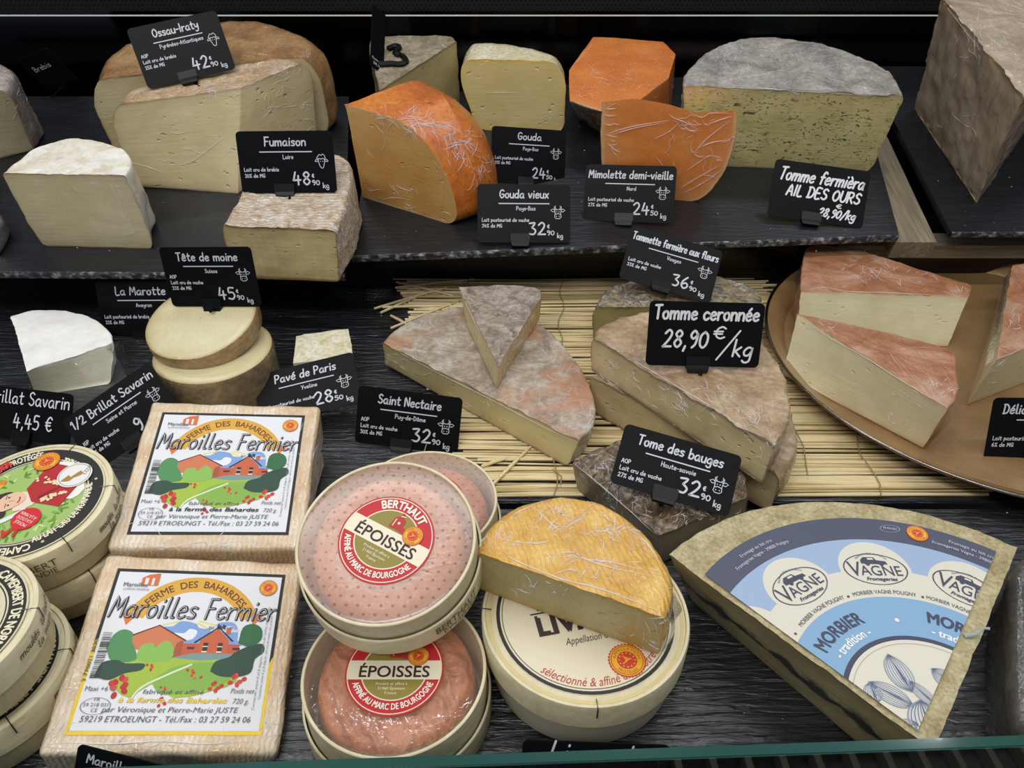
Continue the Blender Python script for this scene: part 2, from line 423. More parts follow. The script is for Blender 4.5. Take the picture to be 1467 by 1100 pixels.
class Print:
    def __init__(s): s.v = []; s.f = []; s.m = []; s.mats = []; s.tf = lambda x, y: (x, y); s.L = 0; s.clip = None; s.k = 0; s.eps = .011
    def mi(s, col):
        m = plain('print_' + col, col, .55) if isinstance(col, str) else col
        if m not in s.mats: s.mats.append(m)
        return s.mats.index(m)
    def add(s, vs, fs, col):
        b = len(s.v); mi = s.mi(col)
        s.k += 1; lz = s.L + s.k*s.eps
        s.v += [(*s.tf(x, y), lz) for x, y in vs]
        for f in fs: s.f.append(tuple(b+i for i in f)); s.m.append(mi)
    def poly(s, pts, col, smooth=0):
        if smooth:
            P = sm_stroke(list(pts) + [pts[0]], smooth)[:-1]; pts = [(p.x, p.y) for p in P]
        tri = tessellate_polygon([[Vector((x, y, 0)) for x, y in pts]])
        out = []
        for a, b, c in tri:
            A, B, C = pts[a], pts[b], pts[c]
            out.append((a, b, c) if (B[0]-A[0])*(C[1]-A[1])-(B[1]-A[1])*(C[0]-A[0]) > 0 else (a, c, b))
        s.add(pts, out, col)
    def disc(s, x, y, rx, col, ry=None, n=28, rot=0, star=0):
        ry = ry or rx; pts = [(x, y)]
        for i in range(n):
            a = 2*PI*i/n; k = 1 + (star if i % 2 else 0); dx, dy = rx*k*math.cos(a), ry*k*math.sin(a)
            pts.append((x+dx*math.cos(rot)-dy*math.sin(rot), y+dx*math.sin(rot)+dy*math.cos(rot)))
        s.add(pts, [(0, i+1, (i+1) % n+1) for i in range(n)], col)
    def ring(s, x, y, r0, r1, col, a0=0, a1=360, n=64, k=1):
        pts = []
        for i in range(n+1):
            a = math.radians(a0+(a1-a0)*i/n); pts += [(x+r0*math.cos(a), y+r0*math.sin(a)*k), (x+r1*math.cos(a), y+r1*math.sin(a)*k)]
        s.add(pts, [(2*i, 2*i+1, 2*i+3, 2*i+2) for i in range(n)], col)
    def rect(s, x0, y0, x1, y1, col, n=1):
        pts = []
        for i in range(n+1): x = x0+(x1-x0)*i/n; pts += [(x, y0), (x, y1)]
        s.add(pts, [(2*i, 2*i+2, 2*i+3, 2*i+1) for i in range(n)], col)
    def line(s, pts, w, col, smooth=0):
        P = sm_stroke(pts, smooth) if smooth and len(pts) > 2 else [Vector(p) for p in pts]
        P = [p for i, p in enumerate(P) if i == 0 or (p-P[i-1]).length > 1e-7]
        vs = []; fs = []; h = w/2; n = len(P)
        if n < 2: return
        for i, p in enumerate(P):
            d = (P[min(i+1, n-1)]-P[max(i-1, 0)]);
            d = d.normalized() if d.length > 1e-9 else Vector((1, 0)); q = Vector((-d.y, d.x))*h
            vs += [tuple(p-q), tuple(p+q)]
        for i in range(n-1): fs.append((2*i, 2*i+2, 2*i+3, 2*i+1))
        for e, (p, d) in enumerate(((P[0], P[0]-P[1]), (P[-1], P[-1]-P[-2]))):
            d = d.normalized(); a0 = math.atan2(d.y, d.x); b = len(vs)
            vs.append(tuple(p)); k = 5
            for j in range(k+1): a = a0-PI/2+PI*j/k; vs.append((p.x+h*math.cos(a), p.y+h*math.sin(a)))
            for j in range(k): fs.append((b, b+1+j, b+2+j))
        s.add(vs, fs, col)
    def text(s, st, x, y, cap, col, align='c', fit=None, shear=0, rot=0, arc=None, bold=0, serif=0):
        v, f = fontmesh(st)
        if not v: return
        x0 = min(p[0] for p in v); x1 = max(p[0] for p in v); k = cap/.70; kx = k
        if fit: kx = fit/(x1-x0)
        W = (x1-x0)*kx; ox = {'c': -W/2, 'l': 0, 'r': -W}[align]
        pts = []
        for px, py in v:
            X = ox + (px-x0)*kx + shear*py*k; Y = py*k
            if arc:
                R, ac, mode = arc
                if mode == 'top': a = math.radians(ac) - X/R; r = R + Y
                else: a = math.radians(ac) + X/R; r = R - Y
                pts.append((x+r*math.cos(a), y+r*math.sin(a)))
            else:
                c, sn = math.cos(rot), math.sin(rot); pts.append((x+X*c-Y*sn, y+X*sn+Y*c))
        s.add(pts, f, col)
        if bold:
            for dx, dy in ((bold, 0), (0, bold)): s.add([(a+dx, b+dy) for a, b in pts], f, col)
    def hand(s, st, x, y, cap, wt, col, align='l', fit=None, shear=0, rot=0):
        pos = 0; strokes = []
        for ch in st:
            if ch == ' ': pos += 4; continue
            g = GL.get(ch)
            if g is None: continue
            wd, ss = g
            for q in ss: strokes.append([(pos+a, b) for a, b in q])
            pos += wd + 1.9
        k = cap/9; W = (pos-1.9)*k; kx = k
        if fit: kx = k*fit/W; W = fit
        ox = {'c': -W/2, 'l': 0, 'r': -W}[align]; c, sn = math.cos(rot), math.sin(rot)
        for q in strokes:
            pts = [(ox+a*kx+shear*b*k, b*k) for a, b in q]
            s.line([(x+X*c-Y*sn, y+X*sn+Y*c) for X, Y in pts], wt, col, smooth=3)
    def build(s, name, parent, fn=None, M=None, step=.00012):
        fn = fn or (lambda x, y, l: (x, y, l*step))
        me = mesh(name, [fn(x, y, l) for x, y, l in s.v], s.f, s.m, sm=0)
        o = link(name, me, s.mats, parent, M); return o
def _g(w_, st): return (w_, [[tuple(float(c) for c in p.split(',')) for p in q.split()] for q in st.split('|')])
GL = {k: _g(*v) for k, v in {
 'a': (4.6, "4,4.4 2,5 0,3 .6,.4 2.6,.3 4,3 4.1,5 4.1,.8 4.8,0"), 'b': (4, "0,9 0,.2|0,3.4 2,5 4,3.4 3.4,.6 1.4,0 0,1"), 'c': (3.6, "3.8,4.2 2,5 0,3 .8,.4 2.4,0 3.9,1"),
 'd': (4.4, "4.1,9 4.1,0|4,4 2,5 0,3 .6,.4 2.6,.2 4,2"), 'e': (4, "0,2.7 2,2.8 4,3.4 3.2,4.9 1.6,5 .1,3.2 .6,.7 2.2,0 4,.9"), 'f': (3.4, "4.4,8 3.2,9 1.8,8 1.5,5 1.4,0|0,5 3.4,5.1"),
 'g': (4.2, "4,4.4 2,5 0,3 .6,.8 2.6,.7 4,3 4.1,5 4,0 3.6,-2.6 1.4,-3.2 0,-2.2"), 'h': (4, "0,9 0,0|0,3 1.4,4.8 3,4.9 4,3.4 4,0"), 'i': (1, ".6,5 .5,0|.7,7.2 .8,7.6"),
 'k': (3.8, "0,9 0,0|3.6,5 0,2.2|.8,2.8 3.8,0"), 'l': (1.6, ".5,9 .5,1.2 .9,.2 1.9,.2"), 'm': (6.6, "0,5 .1,0|.1,3 1.6,4.9 3,4.4 3.2,0|3.2,3 4.6,4.9 6.2,4.4 6.4,0"),
 'n': (4, "0,5 .1,0|.1,3 1.6,4.9 3.4,4.7 4,3 4,0"), 'o': (4, "2,5 .3,4 0,2 1.2,.1 3.2,.4 4,2.6 3.2,4.6 2,5"), 'p': (4, "0,5 0,-3.2|0,3.4 2,5 4,3.6 3.2,.6 1.2,0 0,1"),
 'q': (4.2, "4,4.4 2,5 0,3 .6,.6 2.6,.6 4,3|4.1,5 4.1,-3.2"), 'r': (3, "0,5 .1,0|.1,2.8 1.4,4.7 3.2,4.9"), 's': (3.4, "3.5,4.5 1.6,5 .2,4 1.4,2.8 3.3,1.8 2.6,.2 0,.3"),
 't': (3.2, "1.5,8 1.4,1.4 2.2,.1 3.4,.5|0,5.4 3.4,5.6"), 'u': (4, "0,5 .1,1.4 1.6,0 3.4,.9 4,3|4,5 4,0"), 'v': (3.8, "0,5 1.9,0 3.9,5"), 'x': (3.8, "0,5 3.8,0|3.8,5 0,0"),
 'y': (4, "0,5 .6,2 2.2,1.6 4,3.6|4.1,5 3.6,-1.6 1.6,-3.2 .3,-2.4"), 'z': (3.8, "0,5 3.8,5 0,0 3.9,0"), 'w': (5.6, "0,5 1.3,0 2.8,4 4.2,0 5.6,5"),
 'A': (5, "0,0 2.5,9 5,0|.9,3.2 4.2,3.2"), 'B': (4.6, "0,9 0,0|0,9 3,8.8 3.6,6.6 2.6,5 .2,4.8 3.4,4.4 4.6,2.4 3,.2 0,0"), 'C': (4.6, "4.6,7.6 2.6,9 .4,6.6 .3,2.6 2.4,0 4.6,1.4"), 'D': (5, ".4,9 .4,0|-.4,8.8 2.6,8.8 5,5.6 4.2,1.4 2,.1 -.3,0"),
 'E': (4, "4,9 .2,9 .2,0 4,0|.2,4.6 3.2,4.7"), 'F': (4, ".3,9 .2,0|0,9 4.4,9|.2,4.6 3.4,4.7"), 'G': (5, "4.8,7.6 2.6,9 .4,6.6 .3,2.6 2.4,0 4.6,1.4 4.7,4 2.6,4"), 'H': (4.6, "0,9 0,0|4.6,9 4.6,0|0,4.6 4.6,4.7"),
 'I': (1, ".4,9 .4,0"), 'K': (4.4, "0,9 0,0|4.2,9 0,4|1,5 4.4,0"), 'L': (3.8, ".2,9 .2,0 4,0"), 'M': (6.2, "0,0 .8,9 3.1,3 5.4,9 6.2,0"), 'N': (4.8, "0,0 .2,9 4.6,0 4.8,9"), 'O': (5.2, "2.6,9 .3,6.6 .2,2.6 2.6,0 5,2.6 5,6.4 2.6,9"),
 'P': (4.4, "0,9 0,0|0,9 3,8.9 4.4,6.8 3,4.5 0,4.2"), 'R': (4.6, "0,9 0,0|0,9 3,8.9 4.2,6.8 3,4.6 0,4.4|1.6,4.4 4.6,0"), 'S': (4.4, "4.4,7.8 2.6,9 .6,7.6 1.2,5.4 3.8,3.8 4.2,1.4 2.2,0 0,1.2"), 'T': (4.8, "0,8.8 5,9|2.5,8.9 2.4,0"),
 'U': (4.8, "0,9 .2,2 2.4,0 4.6,2 4.8,9"), 'V': (5, "0,9 2.4,0 5,9"), 'Y': (4.6, "0,9 2.3,4.6|4.8,9 1.6,0"), 'Q': (5.2, "2.6,9 .3,6.6 .2,2.6 2.6,0 5,2.6 5,6.4 2.6,9|3,2.4 5.4,-.6"), 'J': (3.6, "3,9 3,1.6 1.4,0 0,1"),
 '0': (4.4, "2.2,8 .2,6 .2,2 2.2,0 4.2,2 4.2,6 2.2,8"), '1': (2.2, "0,6.4 1.8,8.6 1.8,0"), '2': (4.4, ".2,6.8 2.2,8.6 4,7 3,4 0,.2 0,.2 4.6,.3"), '3': (4.2, ".2,8 3.8,8.3 1.8,5 1.8,5 4.2,3 3,.3 0,.5"),
 '4': (4.6, "1.4,8.4 0,3 0,3 4.6,3.2|3.2,6 3,0"), '5': (4.2, "4,8.4 .8,8.3 .5,4.8 .5,4.8 3.2,5 4.2,2.6 2.6,.2 0,.6"), '6': (4.2, "3.2,8.6 .8,5.4 .2,2.2 2,0 4.1,2 3,4.2 .6,3"), '7': (4, "0,8.4 4.2,8.4 1.4,0"),
 '8': (4.2, "2.1,4.6 .3,6.6 2.1,8.5 3.9,6.6 2.1,4.6 .1,2.2 2.1,0 4.1,2.2 2.1,4.6"), '9': (4.2, "4,6.6 2.2,8.5 .3,6.4 1.8,4.4 4,6.2 4.2,7 3.8,2 2,0"),
 '-': (3, "0,3.4 3,3.5"), ',': (1, ".8,.6 .1,-1.8"), '.': (.8, ".3,0 .5,.2"), '/': (4, "0,-1.4 4.4,9.4"), "'": (.8, ".4,9 .2,7"), '%': (5, "4.6,8.6 .4,0|1,8.4 .2,7 1.4,6.6 1.8,8 1,8.4|4,2 3.2,.8 4.4,.2 5,1.6 4,2"),
 '€': (4.6, "4.6,7.4 3,8.6 1,6.6 .9,2 2.8,.2 4.6,1.2|-.2,5.2 3.6,5.3|-.2,3.4 3.4,3.5"), '&': (4.6, "4.6,0 .8,6.6 2,8.6 3.2,7 .2,2.6 1.6,0 4.4,3")}.items()}
for ch, b, acc in (('é', 'e', "1.8,6.2 3.4,8"), ('è', 'e', "1,8 2.6,6.2"), ('ê', 'e', ".8,6.2 2.2,7.8 3.4,6.2"), ('ô', 'o', ".8,6.2 2.2,7.8 3.4,6.2"), ('É', 'E', "1.8,10 3.4,11.6")):
    GL[ch] = (GL[b][0], GL[b][1] + _g(0, acc)[1])
def seal(P, x, y, r, L):                               # the round red and yellow origin seal
    P.L = L; P.disc(x, y, r, 'c8352c', n=64, star=-.07); P.L = L+1; P.disc(x, y, r*.90, 'efb52c', n=40); P.L = L+2; P.ring(x, y, r*.80, r*.84, 'c8352c', n=36); P.disc(x, y, r*.52, 'd2402f')
    P.text('APPELLATION', x, y, r*.15, 'a5402a', arc=(r*.59, 90, 'top'), fit=r*1.7); P.text('PROTEGEE', x, y, r*.15, 'a5402a', arc=(r*.75, 270, 'bot'), fit=r*1.2)
    P.L = L+3
    for k in range(12): a = k*PI/6; P.disc(x+r*.41*math.cos(a), y+r*.41*math.sin(a), r*.045, 'efb52c', n=8)
    for k in range(5): P.line([(x-r*.22+k*r*.04, y-r*.22+k*r*.03), (x-r*.05+k*r*.05, y-r*.02+k*r*.02), (x-r*.2+k*r*.11, y+r*.22-k*r*.04)], r*.045, 'efb52c', smooth=3)

# cling-film fold glints: highlights drawn as thin white tubes raised on wrapped cheeses
def _hits(root):
    from mathutils.bvhtree import BVHTree
    bpy.context.view_layer.update(); T_ = []
    for ch in root.children:
        if ch.type == 'MESH' and ch.name.split('.')[0] in ('rind', 'paste', 'side_rind'):
            mw = ch.matrix_world; T_.append(BVHTree.FromPolygons([mw @ v.co for v in ch.data.vertices], [tuple(p.vertices) for p in ch.data.polygons]))
    def f(px, py):
        d = ray(px, py).normalized(); best = None
        for t in T_:
            h = t.ray_cast(CAMP, d)
            if h[0] is not None and (best is None or h[3] < best[3]): best = h
        if best is None: return None
        n = best[1] if best[1].dot(d) < 0 else -best[1]
        return best[0] + n*.0004
    return f
M_fold_glint = None
def fold_glints(root, lines=(), clusters=(), r=.00028):
    global M_fold_glint
    if M_fold_glint is None:
        t = NT('film_fold_glint'); t.set('Base Color', (.95, .95, 1, 1)); t.set('Roughness', .25); t.set('Specular IOR Level', .8); tr = t.n('BsdfTransparent').outputs[0]  # white diffuse colour stands in for highlights along the film creases
        t.t.links.new(t.n('MixShader', {0: .62, 1: tr, 2: t.b.outputs[0]}).outputs[0], t.out.inputs[0]); M_fold_glint = t.m
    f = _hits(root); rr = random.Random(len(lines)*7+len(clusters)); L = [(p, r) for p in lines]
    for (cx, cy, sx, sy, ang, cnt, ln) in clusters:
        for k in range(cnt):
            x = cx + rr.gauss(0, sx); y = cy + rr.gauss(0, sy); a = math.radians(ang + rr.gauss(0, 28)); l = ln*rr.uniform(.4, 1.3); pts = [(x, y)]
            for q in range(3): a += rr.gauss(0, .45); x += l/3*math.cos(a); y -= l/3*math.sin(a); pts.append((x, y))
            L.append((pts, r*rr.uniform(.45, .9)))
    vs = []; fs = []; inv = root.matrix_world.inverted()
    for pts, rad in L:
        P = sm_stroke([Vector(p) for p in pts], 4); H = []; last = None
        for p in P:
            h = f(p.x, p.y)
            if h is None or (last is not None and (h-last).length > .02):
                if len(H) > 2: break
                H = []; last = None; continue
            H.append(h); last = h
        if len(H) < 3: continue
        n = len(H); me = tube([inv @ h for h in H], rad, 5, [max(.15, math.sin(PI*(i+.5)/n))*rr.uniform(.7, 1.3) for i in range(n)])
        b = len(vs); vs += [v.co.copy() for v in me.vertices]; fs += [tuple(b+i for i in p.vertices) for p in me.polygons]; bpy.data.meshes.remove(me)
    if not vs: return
    o = link('film_fold_glints', mesh('film_fold_glints', vs, fs, sm=70), M_fold_glint, root); o['kind'] = 'stuff'
# ------------------------------------------------------------------ setting: boards, rails, walls, glass
M_slate = slate('slate_board', '131519', '1e2126', rough=.34, bumpd=.0005); M_chip = slate('chipped_slate_edge', chip=True, rough=.6, bumpd=.003)
M_front = slate('dark_grained_board', '121418', '22262c', .30, bumpd=.0026)
M_black = plain('black_gloss', '0a0a0c', .12); M_dark = plain('dark_base', '101114', .5)
M_greywood = wood('weathered_wood', '6e6454', '9c9077', .6, 'y'); M_greywoodx = wood('weathered_wood_cross', '6a6051', '978b73', .6, 'x')
M_fascia = plain('dark_fascia', '17140f', .22)
def board(name, fr, pts, th, label, mat=M_slate, edge=M_chip, px=True):
    P = [V2(fr.uv(*p)) if px else V2(p) for p in pts]
    fl, frr = P[0], P[1]
    vs = []; fs = []; n = len(P)
    for z in (0, -th):
        for p in P: vs.append((p.x, p.y, z))
    fs = [tuple(range(n)), tuple(range(n, 2*n))[::-1]]
    for i in range(1, n): j = (i+1) % n; fs.append((i, i+n, j+n, j))
    root = thing(name, fr.M(), label, 'board')
    link('slab', mesh('slab', vs, fs, sm=0), mat, root)
    # chipped front edge
    L = (frr-fl).length; k = int(L/.003); vs = []; fs = []
    nn = Vector((fl.y-frr.y, frr.x-fl.x)).normalized()*-1
    for i in range(k+1):
        p = fl.lerp(frr, i/k)
        for j, (zz, oo) in enumerate(((0, 0), (0, .0010), (-th*.2, .0018), (-th*.5, .0014), (-th*.8, .0008), (-th, 0))):
            a = (noise.noise(Vector((p.x*160, j*3.1, 2)))+.3)*.0016 if 0 < j < 5 else 0
            q = p - nn*0 + (nn*-1)*0
            q = p + Vector((-(frr-fl).y, (frr-fl).x)).normalized()*-(oo+a)
            vs.append((q.x, q.y, zz + (0 if j != 1 else noise.noise(Vector((p.x*90, 7, 1)))*.0003)))
    for i in range(k):
        for j in range(5): fs.append((i*6+j, i*6+j+1, (i+1)*6+j+1, (i+1)*6+j))
    link('chipped_edge', mesh('edge', vs, fs, sm=0), edge, root)
    return root
board('slate_board', T, [(-160, 387), (494, 392), (500, 138), (-160, 138)], .010, 'long dark slate board at the left carrying the sheep cheeses, its front edge chipped grey')
board('slate_board', T, [(503, 366), (1288, 336), (1222, 95), (540, 138)], .010, 'wide dark slate board in the middle carrying the orange wedges, set a little askew')
board('slate_board', T, [(1363, 332), (1620, 332), (1500, 95), (1240, 95)], .008, 'dark slate board at the far right under the large hard cheese block')
# wooden rail and cross rail that carry the boards
def rail(name, fr, pts, w0, w1, mat, label):
    P = [fr.uv(*p, w1) for p in pts]; n = len(P)
    me = mesh(name, [(x, y, w1) for x, y in P] + [(x, y, w0) for x, y in P], [tuple(range(n)), tuple(range(n, 2*n))[::-1]] + [(i, i+n, (i+1) % n+n, (i+1) % n) for i in range(n)], sm=0)
    o = link(name, me, mat, None, fr.M()); return tag(o, label, 'rail')
rail('wooden_rail', T, [(1283, 347), (1342, 347), (1268, 190), (1225, 190)], -.035, -.0125, M_greywood, 'weathered grey wooden rail running back between the middle and right slate boards')
rail('wooden_cross_rail', T, [(1200, 352), (1650, 352), (1650, 334), (1200, 334)], -.055, -.036, M_greywoodx, 'weathered grey wooden cross rail under the front of the right slate board')
for k, v in enumerate((.13, .30)):
    pp = T.P(0, v); struct(link('trim_%d' % (3+k), boxm(-1.2, 1.2, pp.y-.01, pp.y+.01, -.035, pp.z-.043), M_dark))  # unseen support rails holding up the sloping boards from below
# lower boards
def slab(name, x0, x1, y0, y1, label, mat):
    o = link(name, boxm(x0, x1, y0, y1, -.012, 0, .0012), mat); return tag(o, label, 'board')
slab('front_board', -.75, .452, .2105, .452, 'grained dark board at the front carrying the boxed cheeses and the blue-labelled wedge', M_front)
slab('back_board', -.75, .80, .459, .835, 'grained dark board behind, under the straw mat and the tray', M_front)
struct(link('floor', boxm(-1.6, 1.6, .02, 1.25, -.05, -.035), M_dark))
struct(link('trim_1', boxm(-1.6, 1.6, .835, .842, -.03, .060), M_fascia))
struct(link('wall_back', boxm(-1.6, 1.6, 1.215, 1.23, -.03, .23), plain('smoked_back_panel', '34373d', .10, 1)))
struct(link('wall_left', boxm(-1.62, -1.6, .0, 1.23, -.05, .6), M_dark)); struct(link('wall_right', boxm(1.6, 1.62, .0, 1.23, -.05, .6), M_dark))
pz = Frame((0, 1.2, 0)).P(0, 0, 0)
def zat(py, y): d = ray(733.5, py); return HC + d.z*y/d.y
z_lip = zat(21.5, 1.19)
struct(link('trim_2', boxm(-1.6, 1.6, 1.1865, 1.1885, z_lip-.0009, z_lip+.0007), plain('pale_lip', 'f0efe8', .5, 0)))
# perforated air panel: real staggered hexagonal holes near the line of sight
def perforated():
    vs = []; fs = []; s = .0062; h = s*math.sqrt(3)/2; cols = 330; rows = 12; k = .74
    for r in range(rows):
        for c in range(cols):
            cx = (c-cols/2)*s*1.0 + (s/2 if r % 2 else 0); cz = r*h; b = len(vs)
            for i in range(6):
                a = PI/6 + i*PI/3; R = s/math.sqrt(3); vs.append((cx+R*math.cos(a), 0, cz+R*math.sin(a)))
            for i in range(6):
                a = PI/6 + i*PI/3; R = s/math.sqrt(3)*k; vs.append((cx+R*math.cos(a), 0, cz+R*math.sin(a)))
            for i in range(6): j = (i+1) % 6; fs.append((b+i, b+j, b+6+j, b+6+i))
    return mesh('perf', vs, fs, sm=0)
o = link('air_vent_panel', perforated(), plain('black_perforated_metal', '141417', .5, 0), None, Matrix.Translation((0, 1.187, z_lip+.0085))); tag(o, 'black perforated air panel across the back above the metal lip', 'panel')
struct(link('wall_back_upper', boxm(-1.6, 1.6, 1.205, 1.212, z_lip+.003, .75), M_dark))
# front glass pane with its thick green edge
M_glass = NT('clear_pane'); 
def mk_glass():
    t = M_glass; tr = t.n('BsdfTransparent', {'Color': hexc('d4e4de')}).outputs[0]; gl = t.n('BsdfGlossy', {'Roughness': .03}).outputs[0]
    fr = t.n('Fresnel', {'IOR': 1.5}).outputs[0]; t.t.links.new(t.n('MixShader', {0: fr, 1: tr, 2: gl}).outputs[0], t.out.inputs[0]); return t.m
GLASS = mk_glass()
pa = G.uv(440, 1089, .10); pb = G.uv(1467, 1053, .10); dv = Vector((pb[0]-pa[0], pb[1]-pa[1])); ang = math.atan2(dv.y, dv.x)
groot = thing('glass_pane', Matrix.Translation((pa[0], pa[1], .10)) @ Matrix.Rotation(ang, 4, 'Z'), 'upright front glass pane with a thick green top edge, crossing the bottom of the picture', 'glass')
link('pane', boxm(-.8, .9, -.0050, 0, -.135, -.0012), GLASS, groot)
link('edge', boxm(-.8, .9, -.0055, .0003, -.0018, 0, .0005), plain('green_glass_edge', '1b4a42', .10, 0, .5, .6), groot)
# air return grille between pane and board
gr = thing('air_grille', Matrix.Translation((.25, .18, -.035)), 'pale slatted air grille seen through the glass below the blue-labelled wedge', 'grille')
bar = boxm(-.0022, .0022, -.05, .048, 0, .012); gm = plain('pale_grille', '9d9a92', .4)
for i in range(24): link('slat', bar, gm if i == 0 else None, gr, Matrix.Translation((-.14 + i*.0225, 0, .004)) @ Matrix.Rotation(.0, 4, 'Z'))
link('frame', boxm(-.15, .40, -.056, -.05, 0, .016), gm, gr); link('reflection_plate', boxm(-.15, .40, -.05, .048, 0, .003), plain('pane_reflection_grey', '6c6d6a', .4), gr)  # grey plate added below the slats to give the pane's grey reflection
# straw mat
M_straw = wood('straw', 'd2ba84', 'f1e3ba', .45, 'x', 1.5); M_straw2 = wood('darker_straw', 'a58c58', 'd6c08c', .5, 'x', 1.5)
mat = thing('straw_mat', Matrix.Translation((.11, .63, .0)), 'mat of pale straw reeds bound with thin thread under the half wheels', 'mat')
rd = []
for q in range(9):
    x = -.225 + random.uniform(-.012, .004); pts = []
    ph = random.random()*9
    for i in range(9): pts.append((x + i*(.44+random.uniform(0, .004))/8, .0009*math.sin(i*.8+ph), .0007*math.sin(i*1.3+ph)))
    me = tube(pts, random.uniform(.0011, .0020), 6, [random.uniform(.75, 1.1) for _ in range(9)]); me.materials.append(M_straw if q % 3 else M_straw2); rd.append(me)
y = -.164; k = 0
while y < .205:
    M = Matrix.Translation((random.uniform(-.010, .006) - .0 + .05 - .28*(y+.02)*(1 if y > -.2 else 1), y, .0016 + random.choice((0, 0, .0012)))) @ Matrix.Rotation(random.gauss(0, .006), 4, 'Z')
    o = bpy.data.objects.new('reed', random.choice(rd)); COL.objects.link(o); o.parent = mat; o.matrix_local = M; y += random.uniform(.0026, .0036); k += 1
for (ax, ay), (bx, by) in (((536, 442), (640, 412)), ((566, 412), (680, 400)), ((545, 448), (600, 424)), ((560, 470), (660, 430)), ((548, 440), (640, 438)), ((700, 700), (760, 640)), ((568, 404), (650, 424)), ((690, 668), (730, 655)), ((560, 452), (585, 466))):
    a = G.at(ax, ay, .005); b = G.at(bx, by, .004); off = Vector((.11, .63, 0))
    me = tube([a-off, (a+b)/2-off+Vector((0, 0, .0006)), b-off], .0016, 6, [.9, 1.1, .7]); link('reed', me, M_straw, mat)
M_thread = plain('thread', '9a8456', .7)
for x0 in (.20, .055, -.075, -.19):
    pts = [(x0 + .003*math.sin(i*1.1) + i*.0009, -.168+i*.0125, .0044 + .001*(i % 2)) for i in range(31)]; link('thread', tube(pts, .0005, 5), M_thread, mat)
for (ax, ay, bx, by) in ((792, 672, 803, 700), (1131, 600, 1158, 690)):
    a = G.at(ax, ay, .006); b = G.at(bx, by, .002); off = Vector((.11, .63, 0)); mdl = (a+b)/2 + Vector((.004, 0, .003))
    link('thread', tube([a-off, mdl-off, b-off], .0006, 5), M_thread, mat)
# crumbs
vs = []; fs = []
for i in range(420):
    if random.random() < .55: fr = T; u, v = random.uniform(-.6, .6), random.uniform(.005, .26)
    else: fr = G; u, v = random.uniform(-.45, .42), random.uniform(.25, .80)
    r = random.choice((.0003, .0004, .0005, .0008)) ; c = fr.P(u, v, r*.6); b = len(vs)
    if fr is T and (-.185 < u < -.172 or .43 < u < .50): continue
    for dx, dy, dz in ((1, 0, 0), (-.6, .8, 0), (-.5, -.9, 0), (0, 0, .8)): vs.append(c + fr.R @ Vector((dx*r*random.uniform(.6, 1.3), dy*r, dz*r)))
    fs += [(b, b+1, b+3), (b+1, b+2, b+3), (b+2, b, b+3)]
o = link('crumbs', mesh('crumbs', vs, fs, sm=0), plain('crumb', 'e8e4d6', .7)); tag(o, 'tiny white cheese crumbs scattered on the dark boards', 'crumbs', kind='stuff')
# ------------------------------------------------------------------ upper row
P_ossau = paste('ivory_paste', 'd6c698', 'e2d4aa', 'b7a184', .0022, holes=.7, wrap=.7, streak=0)
P_ossau2 = paste('ivory_paste_back', 'cfc094', 'dacea4', '9c8866', .0022, holes=.3, wrap=.5)
P_breb = paste('smooth_ivory_paste', 'dccda0', 'e6dab2', 'b79c78', .0018, wrap=.8)
P_fum = paste('holey_paste', 'd6c48e', 'e2d29c', '8f7048', .0030, holes=.5, wrap=0, streak=.25)
P_comte = paste('pale_wedge_paste', 'b8ab78', 'c8bb88', '8c7d58', .003, holes=.6, wrap=.7)
P_gouda = paste('young_yellow_paste', 'd6c489', 'dfcf96', 'e2c064', .003, holes=.5, wrap=.5)
P_gvieux = paste('aged_amber_paste', 'd49c52', 'e0b068', 'e8c08c', .0020, holes=.8, wrap=.9)
P_mimo = paste('orange_paste', 'ee8c3c', 'f7a055', 'f2c08a', .0034, wrap=1.5, specks=.2, sc=32)
P_mimob = paste('orange_paste_back', 'cf7224', 'df8636', 'd99a5a', .0020, wrap=1.0, specks=.3)
P_ail = paste('herb_flecked_paste', 'c4b97c', 'd2c890', 'a59a72', .0024, fleck='3c4232', wrap=.5, holes=.2)
P_parm = paste('hard_granular_paste', 'a3907a', 'bcaa92', 'a88a66', .004, wrap=1.0, streak=.18, sc=22)
R_ossau = rind('orange_grey_rind', 'a88560', 'c2a37c', 'd9c6a8', 30, wrap=.9)
R_ossau2 = rind('brown_rind', '8a6238', 'a47a4a', 'b58f60', 25, wrap=.4)
R_breb = rind('white_bloomy_rind', 'ddd2b8', 'f2eee2', 'faf8f2', 60, 180, .0012, wrap=.25, spots='e4dac0', fmul=.12)
R_fum = rind('pink_white_ridged_rind', 'c9a888', 'e8d8c2', 'f6efe4', 60, 200, .0028, ridges=70, rot=1.57, wrap=0)
R_comte = rind('grey_brown_rind', '7d7056', '9c8f74', 'b9ae98', 60, wrap=.5)
R_gouda = rind('cream_waxed_rind', 'cfc08e', 'ded2a8', 'eee6cc', 22, wrap=1.6)
R_gvieux = rind('orange_waxed_rind', 'c2601a', 'd8761c', 'e48a2a', 14, 200, .0006, wrap=1.9, rough=.4)
R_mimo = rind('pitted_tan_rind', '96714c', 'd2a878', 'ecd2a4', 90, 200, .0024, wrap=.9)
R_mimob = rind('pitted_grey_rind', '6e5a44', 'a18c70', 'bfae92', 70, 200, .003, wrap=.6)
R_ail = rind('mouldy_grey_rind', '7f7b74', 'a09a92', 'bcb5ac', 30, 240, .0016, wrap=1.5)
R_parm = rind('smooth_pale_rind', 'b0967a', 'cbb9a0', 'd8cab4', 12, 160, .001, wrap=1.6)
R_left = rind('grey_violet_rind', '85766a', 'a2948a', 'bcb0a8', 25, wrap=1.5)
M_loose = film('loose_clear_film', bd=.0022, body=.07, fog='eeeef0', gloss=.6)

